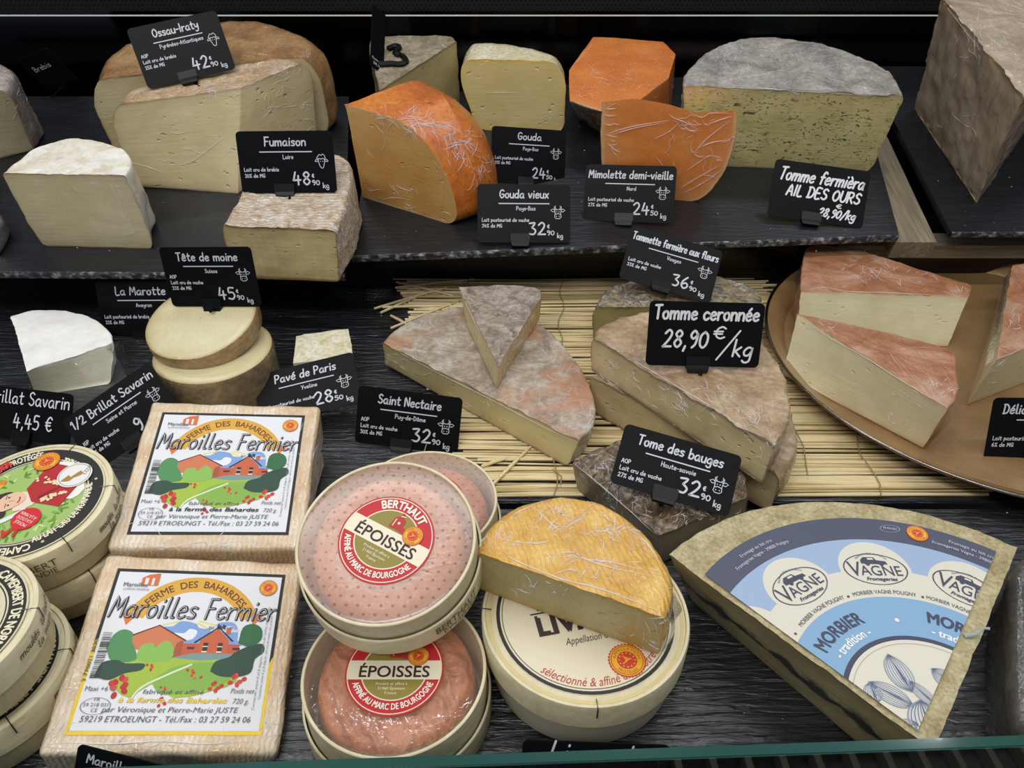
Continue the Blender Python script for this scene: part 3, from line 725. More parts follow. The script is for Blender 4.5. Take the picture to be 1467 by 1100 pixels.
W_wrapped_cheese_wedge, _ = cheese('wrapped_cheese_wedge', T, .095, [(-70, 130, 'c'), (11, 128, 'r'), (20, 100, 'r'), (2, 86, 'r'), (-60, 80, 'c')], {'r': R_left, 'c': P_ossau},
       'wrapped pale cheese wedge cut off by the left picture edge, topmost there', bot={0: (-20, 232), 1: (49, 216), 2: (62, 198)}, Rt=(.012, .015), ntop=.0012)
cheese('dark_cheese_piece', T, .03, [(-60, 330, 'c'), (-6, 322, 'r'), (6, 312, 'r'), (-10, 296, 'r'), (-60, 290, 'r')], {'r': rind('dusty_grey_rind', '5d5a58', '77716c', '8d8680', 50, wrap=.5), 'c': P_comte},
       'dusty grey cheese piece just showing at the left edge beside the white-rinded half', bot={0: (-60, 372), 1: (0, 368), 2: (13, 345)}, Rt=(.01, .01))
W_ossau_half_wheel, _ = cheese('ossau_half_wheel', T, .105, [(118, 116, 'c'), (452, 78, 'r'), (466, 58, 'r'), (430, 34, 'r'), (370, 18, 'r'), (290, 22, 'r'), (200, 42, 'r'), (142, 72, 'r')], {'r': R_ossau2, 'c': P_ossau2},
       'large back half wheel of pale cheese with brown rind, behind the tilted price card', bot=None, Rt=(.028, .038), Rb=(.016, .022), ntop=.0010)
W_ossau_wedge, _ = cheese('ossau_wedge', T, .104, [(152, 152, 'c'), (345, 126, 'c'), (446, 84, 'r'), (400, 72, 'r'), (320, 88, 'r'), (240, 104, 'r'), (176, 124, 'r')], {'r': R_ossau, 'c': P_ossau},
       'large pale holed cheese wedge in front, wrapped, with the tilted sheep price card on top', bot={0: (193, 270), 1: (341, 277), 2: (455, 205)}, Rt=(.020, .030), Rb=(.010, .014), ntop=.0010)
W_white_rinded_half, _ = cheese('white_rinded_half', T, .091, [(2, 248, 'c'), (179, 251, 'r'), (189, 236, 'r'), (178, 214, 'r'), (140, 201, 'r'), (95, 198, 'r'), (45, 215, 'r')], {'r': R_breb, 'c': P_breb},
       'half cheese with dusty white rind and smooth ivory cut face on the left slate board', bot={0: (60, 352), 1: (222, 356), 2: (220, 335)}, Rt=(.002, .004), Rb=(.006, .008), ntop=.0010, bulge=.001)
cheese('ridged_rind_block', T, .066, [(318, 322, 'c'), (482, 330, 'r'), (499, 280, 'r'), (497, 226, 'r'), (420, 214, 'r'), (348, 224, 'r'), (345, 272, 'r')], {'r': R_fum, 'c': P_fum},
       'block with pinkish white ridged rind at the front board edge under a sheep card', bot={0: (330, 397), 1: (486, 404)}, Rt=(.005, .007), Rb=(.005, .007), ntop=.0014, npaste=.0005)
cheese('pale_cheese_wedge', T, .088, [(529, 60, 'r'), (544, 130, 'c'), (654, 58, 'r'), (640, 50, 'r'), (560, 51, 'r')], {'r': R_comte, 'c': P_comte},
       'narrow pale wedge with grey rind at the back, a black card holder standing on it', bot=None, Rt=(.003, .003), ntop=.0008)
W_young_gouda_half, _ = cheese('young_gouda_half', T, .087, [(649, 84, 'c'), (812, 88, 'r'), (806, 72, 'r'), (770, 60, 'r'), (716, 51, 'r'), (668, 54, 'r')], {'r': R_gouda, 'c': P_gouda},
       'pale yellow wheel piece with a rounded shoulder behind the upper gouda card', bot={0: (684, 186), 1: (808, 190)}, Rt=(.024, .034), Rb=(.010, .016), ntop=.0006)
A = (-.172, .105)
def pol(r, deg): return ('uv', A[0]+r*math.cos(math.radians(deg)), A[1]+r*math.sin(math.radians(deg)), 'r')
W_aged_gouda_wedge, _ = cheese('aged_gouda_wedge', T, .117, [('uv', *A, 'c'), ('uv', -.060, .052, 'r'), ('uv', -.032, .066, 'r'), ('uv', -.018, .092, 'r'), ('uv', -.018, .125, 'r'), ('uv', -.034, .160, 'r'), ('uv', -.060, .190, 'c')], {'r': R_gvieux, 'c': P_gvieux},
       'aged amber wedge with glossy orange waxed rind at the left of the middle board', Rt=(.072, .104), Rb=(.016, .022), ntop=.0004)
# back mimolette chunk and front one
W_mimolette_chunk, _ = cheese('mimolette_chunk', T, .062, [(815, 101, 'c'), (816, 146, 'r'), (862, 160, 'c'), (918, 142, 'c'), (958, 112, 'c'), (968, 78, 'c'), (950, 60, 'c'), (880, 54, 'c'), (850, 53, 'c')], {'r': R_mimob, 'c': P_mimob},
       'rounded orange chunk with pitted grey underside at the back behind the flat orange slice', bot={0: (830, 140), 1: (830, 172), 2: (872, 198), 3: (925, 200), 4: (958, 170), 5: (962, 150)}, topk='c', Rt=(.002, .002), Rb=(.0, .0))
fm = facing(T, T.uv(868, 279), T.uv(1000, 289), .055)
W_mimolette_slice, _ = cheese('mimolette_slice', fm, .055, [(862, 146, 'r'), (860, 200, 'r'), (864, 250, 'r'), (880, 282, 'r'), (940, 292, 'r'), (1000, 287, 'r'), (1034, 252, 'r'), (1053, 205, 'r'), (1057, 158, 'c'), (995, 161, 'c'), (960, 150, 'c'), (910, 141, 'c')], {'r': R_mimo, 'c': P_mimo},
       'flat bright orange slice in creased cling film standing in front of the herb-flecked half wheel', topk='c', bot=lambda u, v: (u*.80+.012, v*.62), Rt=(.001, .001), Rb=(.002, .002), npaste=.0003)
W_herb_flecked_half_wheel, _ = cheese('herb_flecked_half_wheel', T, .099, [(978, 122, 'c'), (1297, 137, 'r'), (1275, 102, 'r'), (1232, 79, 'r'), (1172, 60, 'r'), (1110, 52, 'r'), (1055, 56, 'r'), (1010, 76, 'r'), (985, 100, 'r')], {'r': R_ail, 'c': P_ail},
       'half wheel with grey mouldy rind and green-flecked paste at the right of the middle board', bot={0: (985, 236), 1: (1246, 246), 2: (1240, 225)}, Rt=(.004, .004), Rb=(.006, .010), ntop=.0014)
W_hard_cheese_block, _ = cheese('hard_cheese_block', T, .150, [(1467, 137, 'c'), (1640, 20, 'r'), (1520, -60, 'c'), (1350, -4, 'c')], {'r': R_parm, 'c': P_parm},
       'tall hard mottled brown block in cling film at the upper right edge, pointing down', bot={0: (1399, 291), 1: (1530, 95), 2: (1420, 120), 3: (1310, 156)}, Rt=(.002, .002), npaste=.0016, topk='c')

fold_glints(W_mimolette_slice, [[(954, 158), (964, 168), (984, 176), (1005, 188)], [(995, 219), (1010, 201), (1045, 173)], [(992, 198), (990, 214), (1000, 224), (1010, 223)], [(974, 270), (1000, 254), (1030, 237)], [(984, 244), (1010, 226)] + [(1020, 222)],
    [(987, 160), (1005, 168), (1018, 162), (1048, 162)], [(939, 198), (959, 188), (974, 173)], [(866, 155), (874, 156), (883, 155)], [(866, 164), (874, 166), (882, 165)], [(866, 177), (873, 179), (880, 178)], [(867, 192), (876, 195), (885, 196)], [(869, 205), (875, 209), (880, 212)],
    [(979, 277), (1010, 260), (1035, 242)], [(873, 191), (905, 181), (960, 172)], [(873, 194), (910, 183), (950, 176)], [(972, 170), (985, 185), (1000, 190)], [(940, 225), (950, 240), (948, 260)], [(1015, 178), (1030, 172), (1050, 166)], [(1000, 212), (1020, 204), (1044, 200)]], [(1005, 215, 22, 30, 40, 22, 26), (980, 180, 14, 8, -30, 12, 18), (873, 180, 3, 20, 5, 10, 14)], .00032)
fold_glints(W_aged_gouda_wedge, [], [(560, 168, 22, 5, -8, 26, 26), (610, 178, 22, 7, -20, 40, 26), (655, 200, 14, 10, -45, 46, 24), (685, 240, 8, 16, -70, 24, 18), (600, 250, 40, 30, -35, 10, 22), (560, 285, 25, 8, -20, 8, 26)], .00034)
fold_glints(W_ossau_wedge, [[(262, 235), (280, 228), (330, 190)], [(185, 232), (215, 240), (240, 250)]], [(300, 125, 50, 7, 5, 50, 20), (395, 100, 25, 7, 20, 40, 18), (400, 150, 25, 28, 35, 26, 26), (300, 210, 40, 14, 25, 8, 30)], .00026)
fold_glints(W_ossau_half_wheel, [], [(130, 100, 5, 20, 60, 10, 14), (165, 70, 18, 8, 30, 10, 14), (140, 170, 6, 18, -70, 8, 14)], .00024)
fold_glints(W_young_gouda_half, [[(694, 133), (715, 133), (742, 133)]], [(700, 66, 20, 5, 10, 30, 16), (745, 70, 16, 4, -10, 16, 14), (780, 170, 12, 4, 25, 4, 14)], .00028)
fold_glints(W_mimolette_chunk, [[(820, 95), (838, 76), (852, 58)]], [(880, 110, 34, 12, 20, 14, 18), (840, 130, 12, 8, 20, 8, 12), (940, 130, 12, 14, 60, 6, 14)], .00022)
fold_glints(W_herb_flecked_half_wheel, [[(982, 120), (1040, 122), (1110, 128), (1170, 132), (1240, 136), (1290, 138)], [(1020, 123), (1080, 127), (1150, 130)]], [(1140, 128, 80, 2, -5, 30, 18), (1040, 85, 26, 16, 50, 26, 22), (1180, 90, 50, 14, 20, 20, 18), (985, 135, 5, 8, 60, 10, 12)], .00024)
fold_glints(W_hard_cheese_block, [[(1352, 4), (1380, 40), (1420, 90), (1464, 135)]], [(1410, 40, 25, 25, -40, 26, 26), (1450, 20, 15, 12, -30, 16, 20), (1370, 150, 25, 45, -60, 8, 26)], .00030)
fold_glints(W_wrapped_cheese_wedge, [], [(35, 150, 8, 30, -65, 20, 18), (8, 105, 8, 8, -50, 10, 14)], .00026)
fold_glints(W_white_rinded_half, [[(150, 253), (172, 290), (196, 340)]], [(185, 290, 8, 25, -65, 6, 16), (130, 262, 30, 5, -40, 5, 18)], .00020)
# ------------------------------------------------------------------ lower level, back
P_bri = paste('soft_white_paste', 'c9c5a8', 'd6d2b8', 'e6e2d0', .003, wrap=.8); R_bri = rind('pure_white_rind', 'f0eee8', 'f8f7f3', 'fbfaf8', 30, 90, .0012, wrap=0, fmul=.06)
P_stn = paste('pale_gold_paste', 'cdbd82', 'dacb96', 'a08a66', .0020, holes=.25, wrap=1.0); R_stn = rind('grey_ochre_rind', '8f8070', 'b5a794', 'cfc6b8', 30, 190, .0020, wrap=1.2, spots='b87c50', dist=1.0)
R_stn2 = rind('speckled_grey_rind', '7d7062', 'a6988a', 'c3b8aa', 70, 220, .0022, wrap=1.2, dist=1.0)
R_stn3 = rind('yellow_edge_rind', 'b08a50', 'cfae74', 'dfc594', 40, wrap=1.2)
P_tom = paste('grey_gold_paste', 'beac7e', 'cfbf94', '83735a', .0030, holes=.6, wrap=1.3); R_tom = rind('tan_brown_rind', '8e7050', 'ab8f6c', 'c4ad8c', 22, 220, .0020, wrap=1.2, dist=1.2)
P_fle = paste('olive_paste', '8e8656', 'a0985f', '6d6548', .002, wrap=.5); R_fle = rind('flowery_blue_grey_rind', '4c4a44', '8f8878', 'd0c8b4', 110, 320, .0035, wrap=.6, spots='a38a48', dist=1.5)
P_bau = paste('dull_grey_paste', '7d735c', '8f846a', '5d5344', .003, wrap=.9); R_bau = rind('dark_ridged_rind', '4a3826', '846a4c', 'bba888', 70, 260, .0050, ridges=55, rot=.6, wrap=1.0, dist=1.5)
P_liv = paste('washed_grey_gold_paste', '9f9362', 'b3a674', 'a8873c', .0030, wrap=1.3, holes=.3); R_liv = rind('golden_ridged_rind', 'cf9a3a', 'e0ae4a', 'eac468', 40, 200, .0007, ridges=85, rot=-.25, wrap=2.1, rough=.5, wsc=26, dist=.4, fmul=.1)
P_mor = paste('ash_veined_paste', 'a2946c', 'b3a67e', '8c7c5c', .0020, wrap=0, vein=1, rough=.5); R_mor = rind('beige_gritty_rind', 'a8986c', 'bcae84', 'cdc29c', 60, 420, .0022, wrap=0, fmul=.35)
P_mun = paste('creamy_paste', 'd2caa4', 'dfd8b6', 'c7a67c', .0014, holes=.3, wrap=.45); R_mun = rind('washed_orange_rind', 'a0643c', 'b37c58', 'c69e84', 26, 160, .0008, wrap=1.1, rough=.5, dist=.5, fmul=.1)
M_veneer = wood('poplar_veneer', 'cbbd92', 'e2d6b0', .5, 'z', .5); M_venin = wood('poplar_veneer_pale', 'd5c9a2', 'e9dfbe', .5, 'y', .6)

cheese('white_quarter_cheese', G, .034, [(38, 532, 'c'), (163, 491, 'r'), (152, 468, 'r'), (120, 450, 'r'), (80, 443, 'r'), (48, 444, 'c'), (16, 453, 'c')], {'r': R_bri, 'c': P_bri},
       'white bloomy quarter of soft cheese in a clear bag at the left', bot={0: (52, 567), 1: (160, 548)}, Rt=(.002, .003), ntop=.0009)
def sheet(name, parent_frame, grid, mat, label=None, cat=None, amp=.0015, root=None):
    n = len(grid); m = len(grid[0]); vs = []; fs = []; S = 5
    for i in range((n-1)*S+1):
        for j in range((m-1)*S+1):
            a, b = min(i//S, n-2), min(j//S, m-2); s, t = i/S-a, j/S-b
            p = grid[a][b].lerp(grid[a+1][b], s).lerp(grid[a][b+1].lerp(grid[a+1][b+1], s), t); vs.append(p + noise.noise_vector(p*70)*amp)
    M = (m-1)*S+1
    for i in range((n-1)*S):
        for j in range(M-1): fs.append((i*M+j, i*M+j+1, (i+1)*M+j+1, (i+1)*M+j))
    if root is None:
        o = link(name, mesh(name, vs, fs, sm=60), mat)
    else:
        inv = root.matrix_world.inverted(); o = link(name, mesh(name, [inv @ v for v in vs], fs, sm=60), mat, root)
    return o
bag = [o for o in COL.objects if o.name.startswith('white_quarter')][0]
bpy.context.view_layer.update()
sheet('plastic_bag', G, [[G.at(163, 489, .036), G.at(176, 492, .028), G.at(184, 520, .012)], [G.at(150, 500, .036), G.at(168, 520, .020), G.at(183, 545, .003)], [G.at(100, 515, .0365), G.at(130, 545, .018), G.at(150, 562, .002)]], M_loose, root=bag)

# cut-top cylinder: lower drum and a tilted slice on top
def drum(name, M, R, h, mats, label, cat, bev=.003, top='paste', topmat=None, wob=.015, crown=.001):
    root = thing(name, M, label, cat)
    link('rind', lathe([(R*.9, 0), (R-.001, .0004), (R, bev), (R*1.006, h*.5), (R, h-bev), (R-bev*.3, h-bev*.2), (R-.0012, h)], 96, wob, 3), mats[0], root)
    me = lathe([(R-.0010, h), (R*.97, h+.0004), (R*.8, h+crown*.6), (R*.4, h+crown), (.0005, h+crown)], 96, wob, 3)
    a = me.attributes.new('rim', 'FLOAT', 'POINT'); a.data.foreach_set('value', [max(0, R-math.hypot(v.co.x, v.co.y)) for v in me.vertices])
    link(top, me, topmat or mats[1], root); return root
P_tdm = paste('cream_cut_top', 'd9cfa2', 'e6ddb6', 'b89f66', .0030, wrap=.5); R_tdm = rind('brown_smeared_rind', '7a5c34', '9c7f50', 'b89a6c', 22, 240, .0014, wrap=1.1); R_tdm2 = rind('brown_smeared_rind_lower', '66543c', '84704e', 'a08a64', 26, 240, .0014, wrap=1.2)
c = G.at(306, 503, .058)
drum('monk_head_cheese', Matrix.Translation((c.x, c.y, .0008)), .0545, .059, (R_tdm2, P_tdm), 'lower brown drum-shaped cheese under the tilted round slice', 'cheese')
c2 = G.at(288, 457, .083)
drum('monk_head_slice', Matrix.Translation((c2.x, c2.y, c2.z)) @ Matrix.Rotation(math.radians(12), 4, 'X') @ Matrix.Rotation(math.radians(-5), 4, 'Y') @ Matrix.Translation((0, 0, -.018)), .0525, .018, (R_tdm, P_tdm),
     'round pale slice with brown rind lying tilted on the brown drum under its price card', 'cheese')
cheese('small_white_block', G, .030, [(420, 520, 'c'), (506, 512, 'c'), (499, 471, 'c'), (470, 474, 'c'), (424, 482, 'c')], {'r': rind('yellowish_white_rind', 'd8cf9c', 'efe9cc', 'f6f3e2', 60, 200, .002, wrap=.2), 'c': P_bri},
       'small yellowish white block behind its slanted price card beside the brown drum', bot=None, Rt=(.001, .0015), ntop=.0009, dz=.012)
o = link('white_block_stand', boxm(-.024, .024, -.022, .022, 0, .0118), M_dark, None, Matrix.Translation(Vector(G.at(462, 512, .012)).xy.to_3d())); tag(o, 'low dark block hidden under the small white cheese', 'stand')
rt, _ = cheese('saint_nectaire_half', G, .032, [(548, 491, 'c'), (832, 632, 'r'), (853, 600, 'r'), (848, 560, 'r'), (822, 512, 'r'), (778, 466, 'r'), (720, 440, 'r'), (660, 438, 'r'), (600, 453, 'r'), (562, 475, 'r')], {'r': R_stn, 'c': P_stn},
       'broad half wheel with grey and orange rind on the straw mat under a small wedge', bot={0: (552, 522), 1: (812, 668), 2: (843, 640)}, Rt=(.002, .003), Rb=(.004, .006), dz=.0045, ntop=.0012)
sw_, _ = cheese('saint_nectaire_wedge', G, .024, [(658, 411, 'c'), (714, 524, 'e'), (775, 425, 'r'), (768, 412, 'r'), (712, 408, 'r')], {'r': R_stn2, 'c': P_stn, 'e': R_stn3},
       'small grey-rinded wedge lying on top of the broad half wheel', bot={0: (670, 470), 1: (711, 557), 2: (774, 455)}, Rt=(.001, .001), dz=.0372, ntop=.0010)
cheese('flower_crusted_cheese', G, .055, [(850, 440, 'c'), (1094, 440, 'r'), (1092, 420, 'r'), (1060, 402, 'r'), (1000, 388, 'r'), (930, 392, 'r'), (872, 412, 'r')], {'r': R_fle, 'c': P_fle},
       'cheese crusted with grey-blue flowery rind at the back behind the crowned half wheels', bot={0: (850, 505), 1: (1080, 505)}, Rt=(.006, .006), dz=.0045, ntop=.0022)
arc = [(1109, 641, 'r'), (1131, 600, 'r'), (1127, 545, 'r'), (1092, 492, 'r'), (1030, 455, 'r'), (960, 443, 'r'), (895, 452, 'r'), (860, 467, 'r')]
ct_, _ = cheese('crowned_tomme_half', G, .034, [(848, 482, 'c')] + arc, {'r': R_tom, 'c': P_tom}, 'upper of two stacked tan half wheels, carrying the large handwritten price card', bot={0: (846, 530), 1: (1090, 692)},
       Rt=(.003, .003), Rb=(.002, .002), dz=.045, ntop=.0018, npaste=.0010)
def dn(pts, dy=0): return pts
b0 = G.uv(846, 528, .044); b1 = G.uv(1088, 700, .044)
def arcuv(p, q, bulge, n=8):
    (x0, y0), (x1, y1) = p, q; mx, my = (x0+x1)/2, (y0+y1)/2; L = math.hypot(x1-x0, y1-y0); a0 = math.atan2(y1-my, x1-mx); out = []
    for i in range(1, n): t = PI*i/n; out.append(('uv', mx + L/2*(math.cos(t)*math.cos(a0) - bulge*math.sin(t)*math.sin(a0)), my + L/2*(math.cos(t)*math.sin(a0) + bulge*math.sin(t)*math.cos(a0)), 'r'))
    return out
q0 = G.uv(848, 540, .044); q1 = G.uv(1096, 668, .044)
cheese('crowned_tomme_half', G, .040, [('uv', q0[0], q0[1], 'c'), ('uv', q1[0]+.008, q1[1]-.012, 'r')] + arcuv(q0, (q1[0]+.008, q1[1]-.012), 1.10), {'r': R_tom, 'c': P_tom},
       'lower of the two stacked tan half wheels, resting on the straw mat', Rt=(.004, .004), Rb=(.005, .008), dz=.0045, ntop=.0018, npaste=.0010, bulge=.002)
dt_, _ = cheese('dark_ridged_tome', G, .036, [(818, 662, 'c'), (944, 768, 'c'), (1070, 712, 'r'), (1062, 668, 'r'), (1000, 636, 'r'), (900, 630, 'r'), (862, 640, 'r')], {'r': R_bau, 'c': P_bau},
       'dark brown ridged cheese half hidden under the slanted cow price card', bot={0: (826, 700), 1: (948, 806), 2: (1068, 750)}, Rt=(.002, .002), dz=.0045, ntop=.0020)
# ------------------------------------------------------------------ tray with three washed-rind wedges
TC = (.492, .650); TR = .226
tr = thing('round_tray', Matrix.Translation((TC[0], TC[1], .0058)), 'round copper-brown tray with a raised rim holding three orange-rinded wedges', 'tray')
M_tray = NT('brown_tray'); t = M_tray; t.set('Base Color', t.mix(t.rng(t.noise(18, 3), .3, .7), hexc('8e7048'), hexc('a98860'))); t.set('Roughness', .36); t.set('Metallic', .25); t.set('Normal', t.bump(t.noise(260, 2), .0006, .5)); t.set('Coat Weight', .2)
link('plate', lathe([(.001, .004), (TR-.028, .004), (TR-.022, .0048), (TR-.010, .0175), (TR-.002, .0195), (TR, .0205), (TR+.001, .0195), (TR-.003, .017), (TR-.012, .014), (TR-.022, .0005), (.001, .0005)], 160), M_tray.m, tr)
link('rim_wire', lathe([(TR+.0018*math.cos(a), .0200+.0014*math.sin(a)) for a in [i*PI/4 for i in range(9)]], 160), plain('bright_rim', '9c8f80', .2, 1), tr)
w1, _ = cheese('orange_rinded_wedge', G, .052, [(1147, 417, 'c'), (1388, 425, 'c'), (1392, 409, 'c'), (1232, 358, 'r'), (1163, 351, 'r'), (1150, 378, 'r')], {'r': R_mun, 'c': P_mun},
       'back left wedge with orange washed rind on the round tray, pointing right', bot={0: (1140, 492), 1: (1357, 496), 2: (1360, 480)}, Rt=(.001, .001), dz=.0104, ntop=.0009, npaste=.0005)
w2, _ = cheese('orange_rinded_wedge', G, .054, [(1143, 449, 'c'), (1358, 586, 'r'), (1374, 560, 'r'), (1370, 508, 'c'), (1352, 498, 'c'), (1280, 478, 'c')], {'r': R_mun, 'c': P_mun},
       'front wedge with orange washed rind on the tray, long cut face towards the viewer', bot={0: (1121, 536), 1: (1322, 643), 2: (1348, 610)}, Rt=(.002, .003), dz=.0104, ntop=.0009, npaste=.0005)
w3, _ = cheese('orange_rinded_wedge', G, .054, [(1428, 515, 'c'), (1540, 470, 'r'), (1560, 400, 'r'), (1530, 372, 'c'), (1450, 380, 'c')], {'r': R_mun, 'c': P_mun},
       'orange-rinded wedge at the right edge of the picture on the tray, cut off', bot={0: (1384, 580), 1: (1540, 520), 4: (1425, 455)}, Rt=(.002, .003), dz=.0104, ntop=.0009)
bpy.context.view_layer.update()
sheet('plastic_bag', G, [[G.at(1168, 349, .058), G.at(1150, 372, .058), G.at(1144, 412, .057)], [G.at(1158, 352, .050), G.at(1142, 392, .045), G.at(1134, 430, .042)], [G.at(1150, 385, .025), G.at(1136, 430, .02), G.at(1132, 470, .015)]], M_loose, root=w1)
sheet('plastic_bag', G, [[G.at(1359, 586, .0595), G.at(1378, 562, .0595)], [G.at(1362, 600, .045), G.at(1376, 580, .04)], [G.at(1325, 648, .006), G.at(1366, 620, .008)]], M_loose, root=w2)
sheet('plastic_bag', G, [[G.at(1456, 378, .06), G.at(1430, 512, .06)], [G.at(1440, 396, .05), G.at(1412, 522, .05)], [G.at(1425, 450, .012), G.at(1382, 585, .006)]], M_loose, root=w3)
# ------------------------------------------------------------------ front: boxes
def put_sidetext(root, items, R, z0, col='5a4a34', name='side_print'):
    P = Print()
    for kind, st, ang, y, cap, fit in items:
        if kind == 't': P.text(st, math.radians(ang)*R, y, cap, col, fit=fit)
        else: P.hand(st, math.radians(ang)*R, y, cap, .0007, col, fit=fit, shear=.25)
    P.build(name, root, fn=lambda x, y, l: ((R+.0004)*math.cos(x/R), (R+.0004)*math.sin(x/R), z0+y))
M_filmdots = film('dotted_film', body=.36, dots=True, fog='dcb8a8', bd=.00035, rough=.20, sc=25)
M_filmclear = film('box_film', body=.10, fog='e0c4b4', bd=.0008, rough=.08, sc=38)
R_epo = rind('salmon_washed_rind', 'c0714a', 'd68b60', 'e5a680', 40, 200, .0012, wrap=.8, rough=.45, fmul=.1)
R_epo2 = rind('salmon_grooved_rind', 'b8683c', 'd07f50', 'de9870', 30, 200, .0030, ridges=30, rot=-.5, wrap=1.0, rough=.45, fmul=.1)
def epoisses(M, R, label, filmmat, rot, rmat, H=.040):
    root = thing('round_cheese_box', M, label, 'cheese box')
    link('outer_ring', lathe([(R-.004, 0), (R+.0022, 0), (R+.0026, .001), (R+.0026, .021), (R+.0022, .0215), (R+.0012, .0215)], 96), M_venin, root)
    link('inner_ring', lathe([(R-.0004, .001), (R, .002), (R, H), (R-.0005, H+.0004), (R-.0016, H+.0004), (R-.002, H), (R-.002, .003)], 96), M_venin, root)
    rc = R-.0085; link('washed_cheese', lathe([(.0005, H-.0045), (rc*.6, H-.0045), (rc*.9, H-.0052), (rc-.001, H-.008), (rc+.001, H-.014), (rc+.001, .004), (.0005, .003)], 96, .02, 5), rmat, root)
    fl = lathe([(.0005, H-.0012), (R*.5, H-.0012), (R-.0045, H-.0009), (R-.0022, H-.0002)], 96, 0); link('film', fl, filmmat, root)
    P = Print(); r = R*.535; c, s = math.cos(rot), math.sin(rot); P.tf = lambda x, y: (x*c-y*s, x*s+y*c)
    P.disc(0, 0, r, 'c5262c', n=72); P.L = 1; P.ring(0, 0, r*.945, r*.965, 'efe4cf'); P.ring(0, 0, 0, r*.655, '93853a'); P.ring(0, 0, r*.655, r*.68, 'efe4cf')
    P.L = 2; hb = r*.215; q = math.sqrt(r*r*.93-hb*hb)
    P.poly([(-q, -hb), (q, -hb), (r*.965, 0), (q, hb), (-q, hb), (-r*.965, 0)], 'efe6cc')
    P.L = 3; P.text('ÉPOISSES', 0, -r*.165, r*.25, '3a2022', fit=r*1.42, bold=r*.012)
    P.text('BERTHAUT', 0, 0, r*.19, 'f5eee0', arc=(r*.715, 92, 'top'), fit=r*.98, bold=r*.015); P.text('AFFINÉ AU MARC DE BOURGOGNE', 0, 0, r*.13, 'f5eee0', arc=(r*.87, 270, 'bot'), fit=r*2.1, bold=r*.008)
    for i, s_ in enumerate(('Produit et affiné à', '21460 Époisses', 'France')): P.text(s_, -r*.02, -r*(.34+.10*i), r*.062, 'f0ead0')
    P.poly([(-r*.13, r*.27), (r*.18, r*.27), (r*.15, r*.52), (r*.08, r*.56), (r*.05, r*.66), (0, r*.66), (-r*.02, r*.56), (-r*.10, r*.52)], 'b8322c'); P.poly([(r*.14, r*.25), (r*.36, r*.25), (r*.30, r*.36), (r*.17, r*.37)], 'b8322c')
    P.L = 4; P.line([(-r*.06, r*.32), (-r*.06, r*.48)], r*.02, 'efe6cc'); P.line([(r*.0, r*.58), (r*.1, r*.60)], r*.02, 'efe6cc'); P.disc(r*.04, r*.42, r*.03, 'efe6cc')
    seal(P, r*.46, r*.31, r*.23, 5)
    P.build('label', root, M=Matrix.Translation((0, 0, H-.0008)))
    return root
c = G.at(565, 958, .044)
eF = epoisses(Matrix.Translation((c.x, c.y, .0005)), .0565, 'front round wooden cheese box with red label, clear film and grooved orange cheese', M_filmclear, 0.0, R_epo2, .043)
c = G.at(608, 714, .065)
eB = epoisses(Matrix.Translation((c.x, c.y, .0225)), .0530, 'rear round wooden cheese box with red label, mostly hidden behind the dotted-film one', film('dotted_film_rear', body=.16, dots=True, fog='dcb8a8', bd=.00035, rough=.3, gloss=.15), math.radians(-50), R_epo, .041)
o = link('cheese_box_base', lathe([(.0005, 0), (.050, 0), (.050, .0222), (.0005, .0222)], 64), M_venin, None, Matrix.Translation((c.x, c.y, .0))); tag(o, 'shallow wooden box hidden beneath the rear red-labelled box', 'cheese box')
c = G.at(553, 771, .104)
MT = Matrix.Translation(c) @ Matrix.Rotation(math.radians(15), 4, 'X') @ Matrix.Rotation(math.radians(-1.5), 4, 'Y') @ Matrix.Translation((0, 0, -.0395))
eT = epoisses(MT, .0562, 'tilted round wooden cheese box with dotted film and red label, resting on the front box', M_filmdots, math.radians(-29), R_epo, .0395)
put_sidetext(eT, [('t', 'BERTHAUT', -40, .005, .0085, .036), ('t', 'ÉPOISSES', -38, -.0005, .004, .030)], .0588, .004, '6a4634')
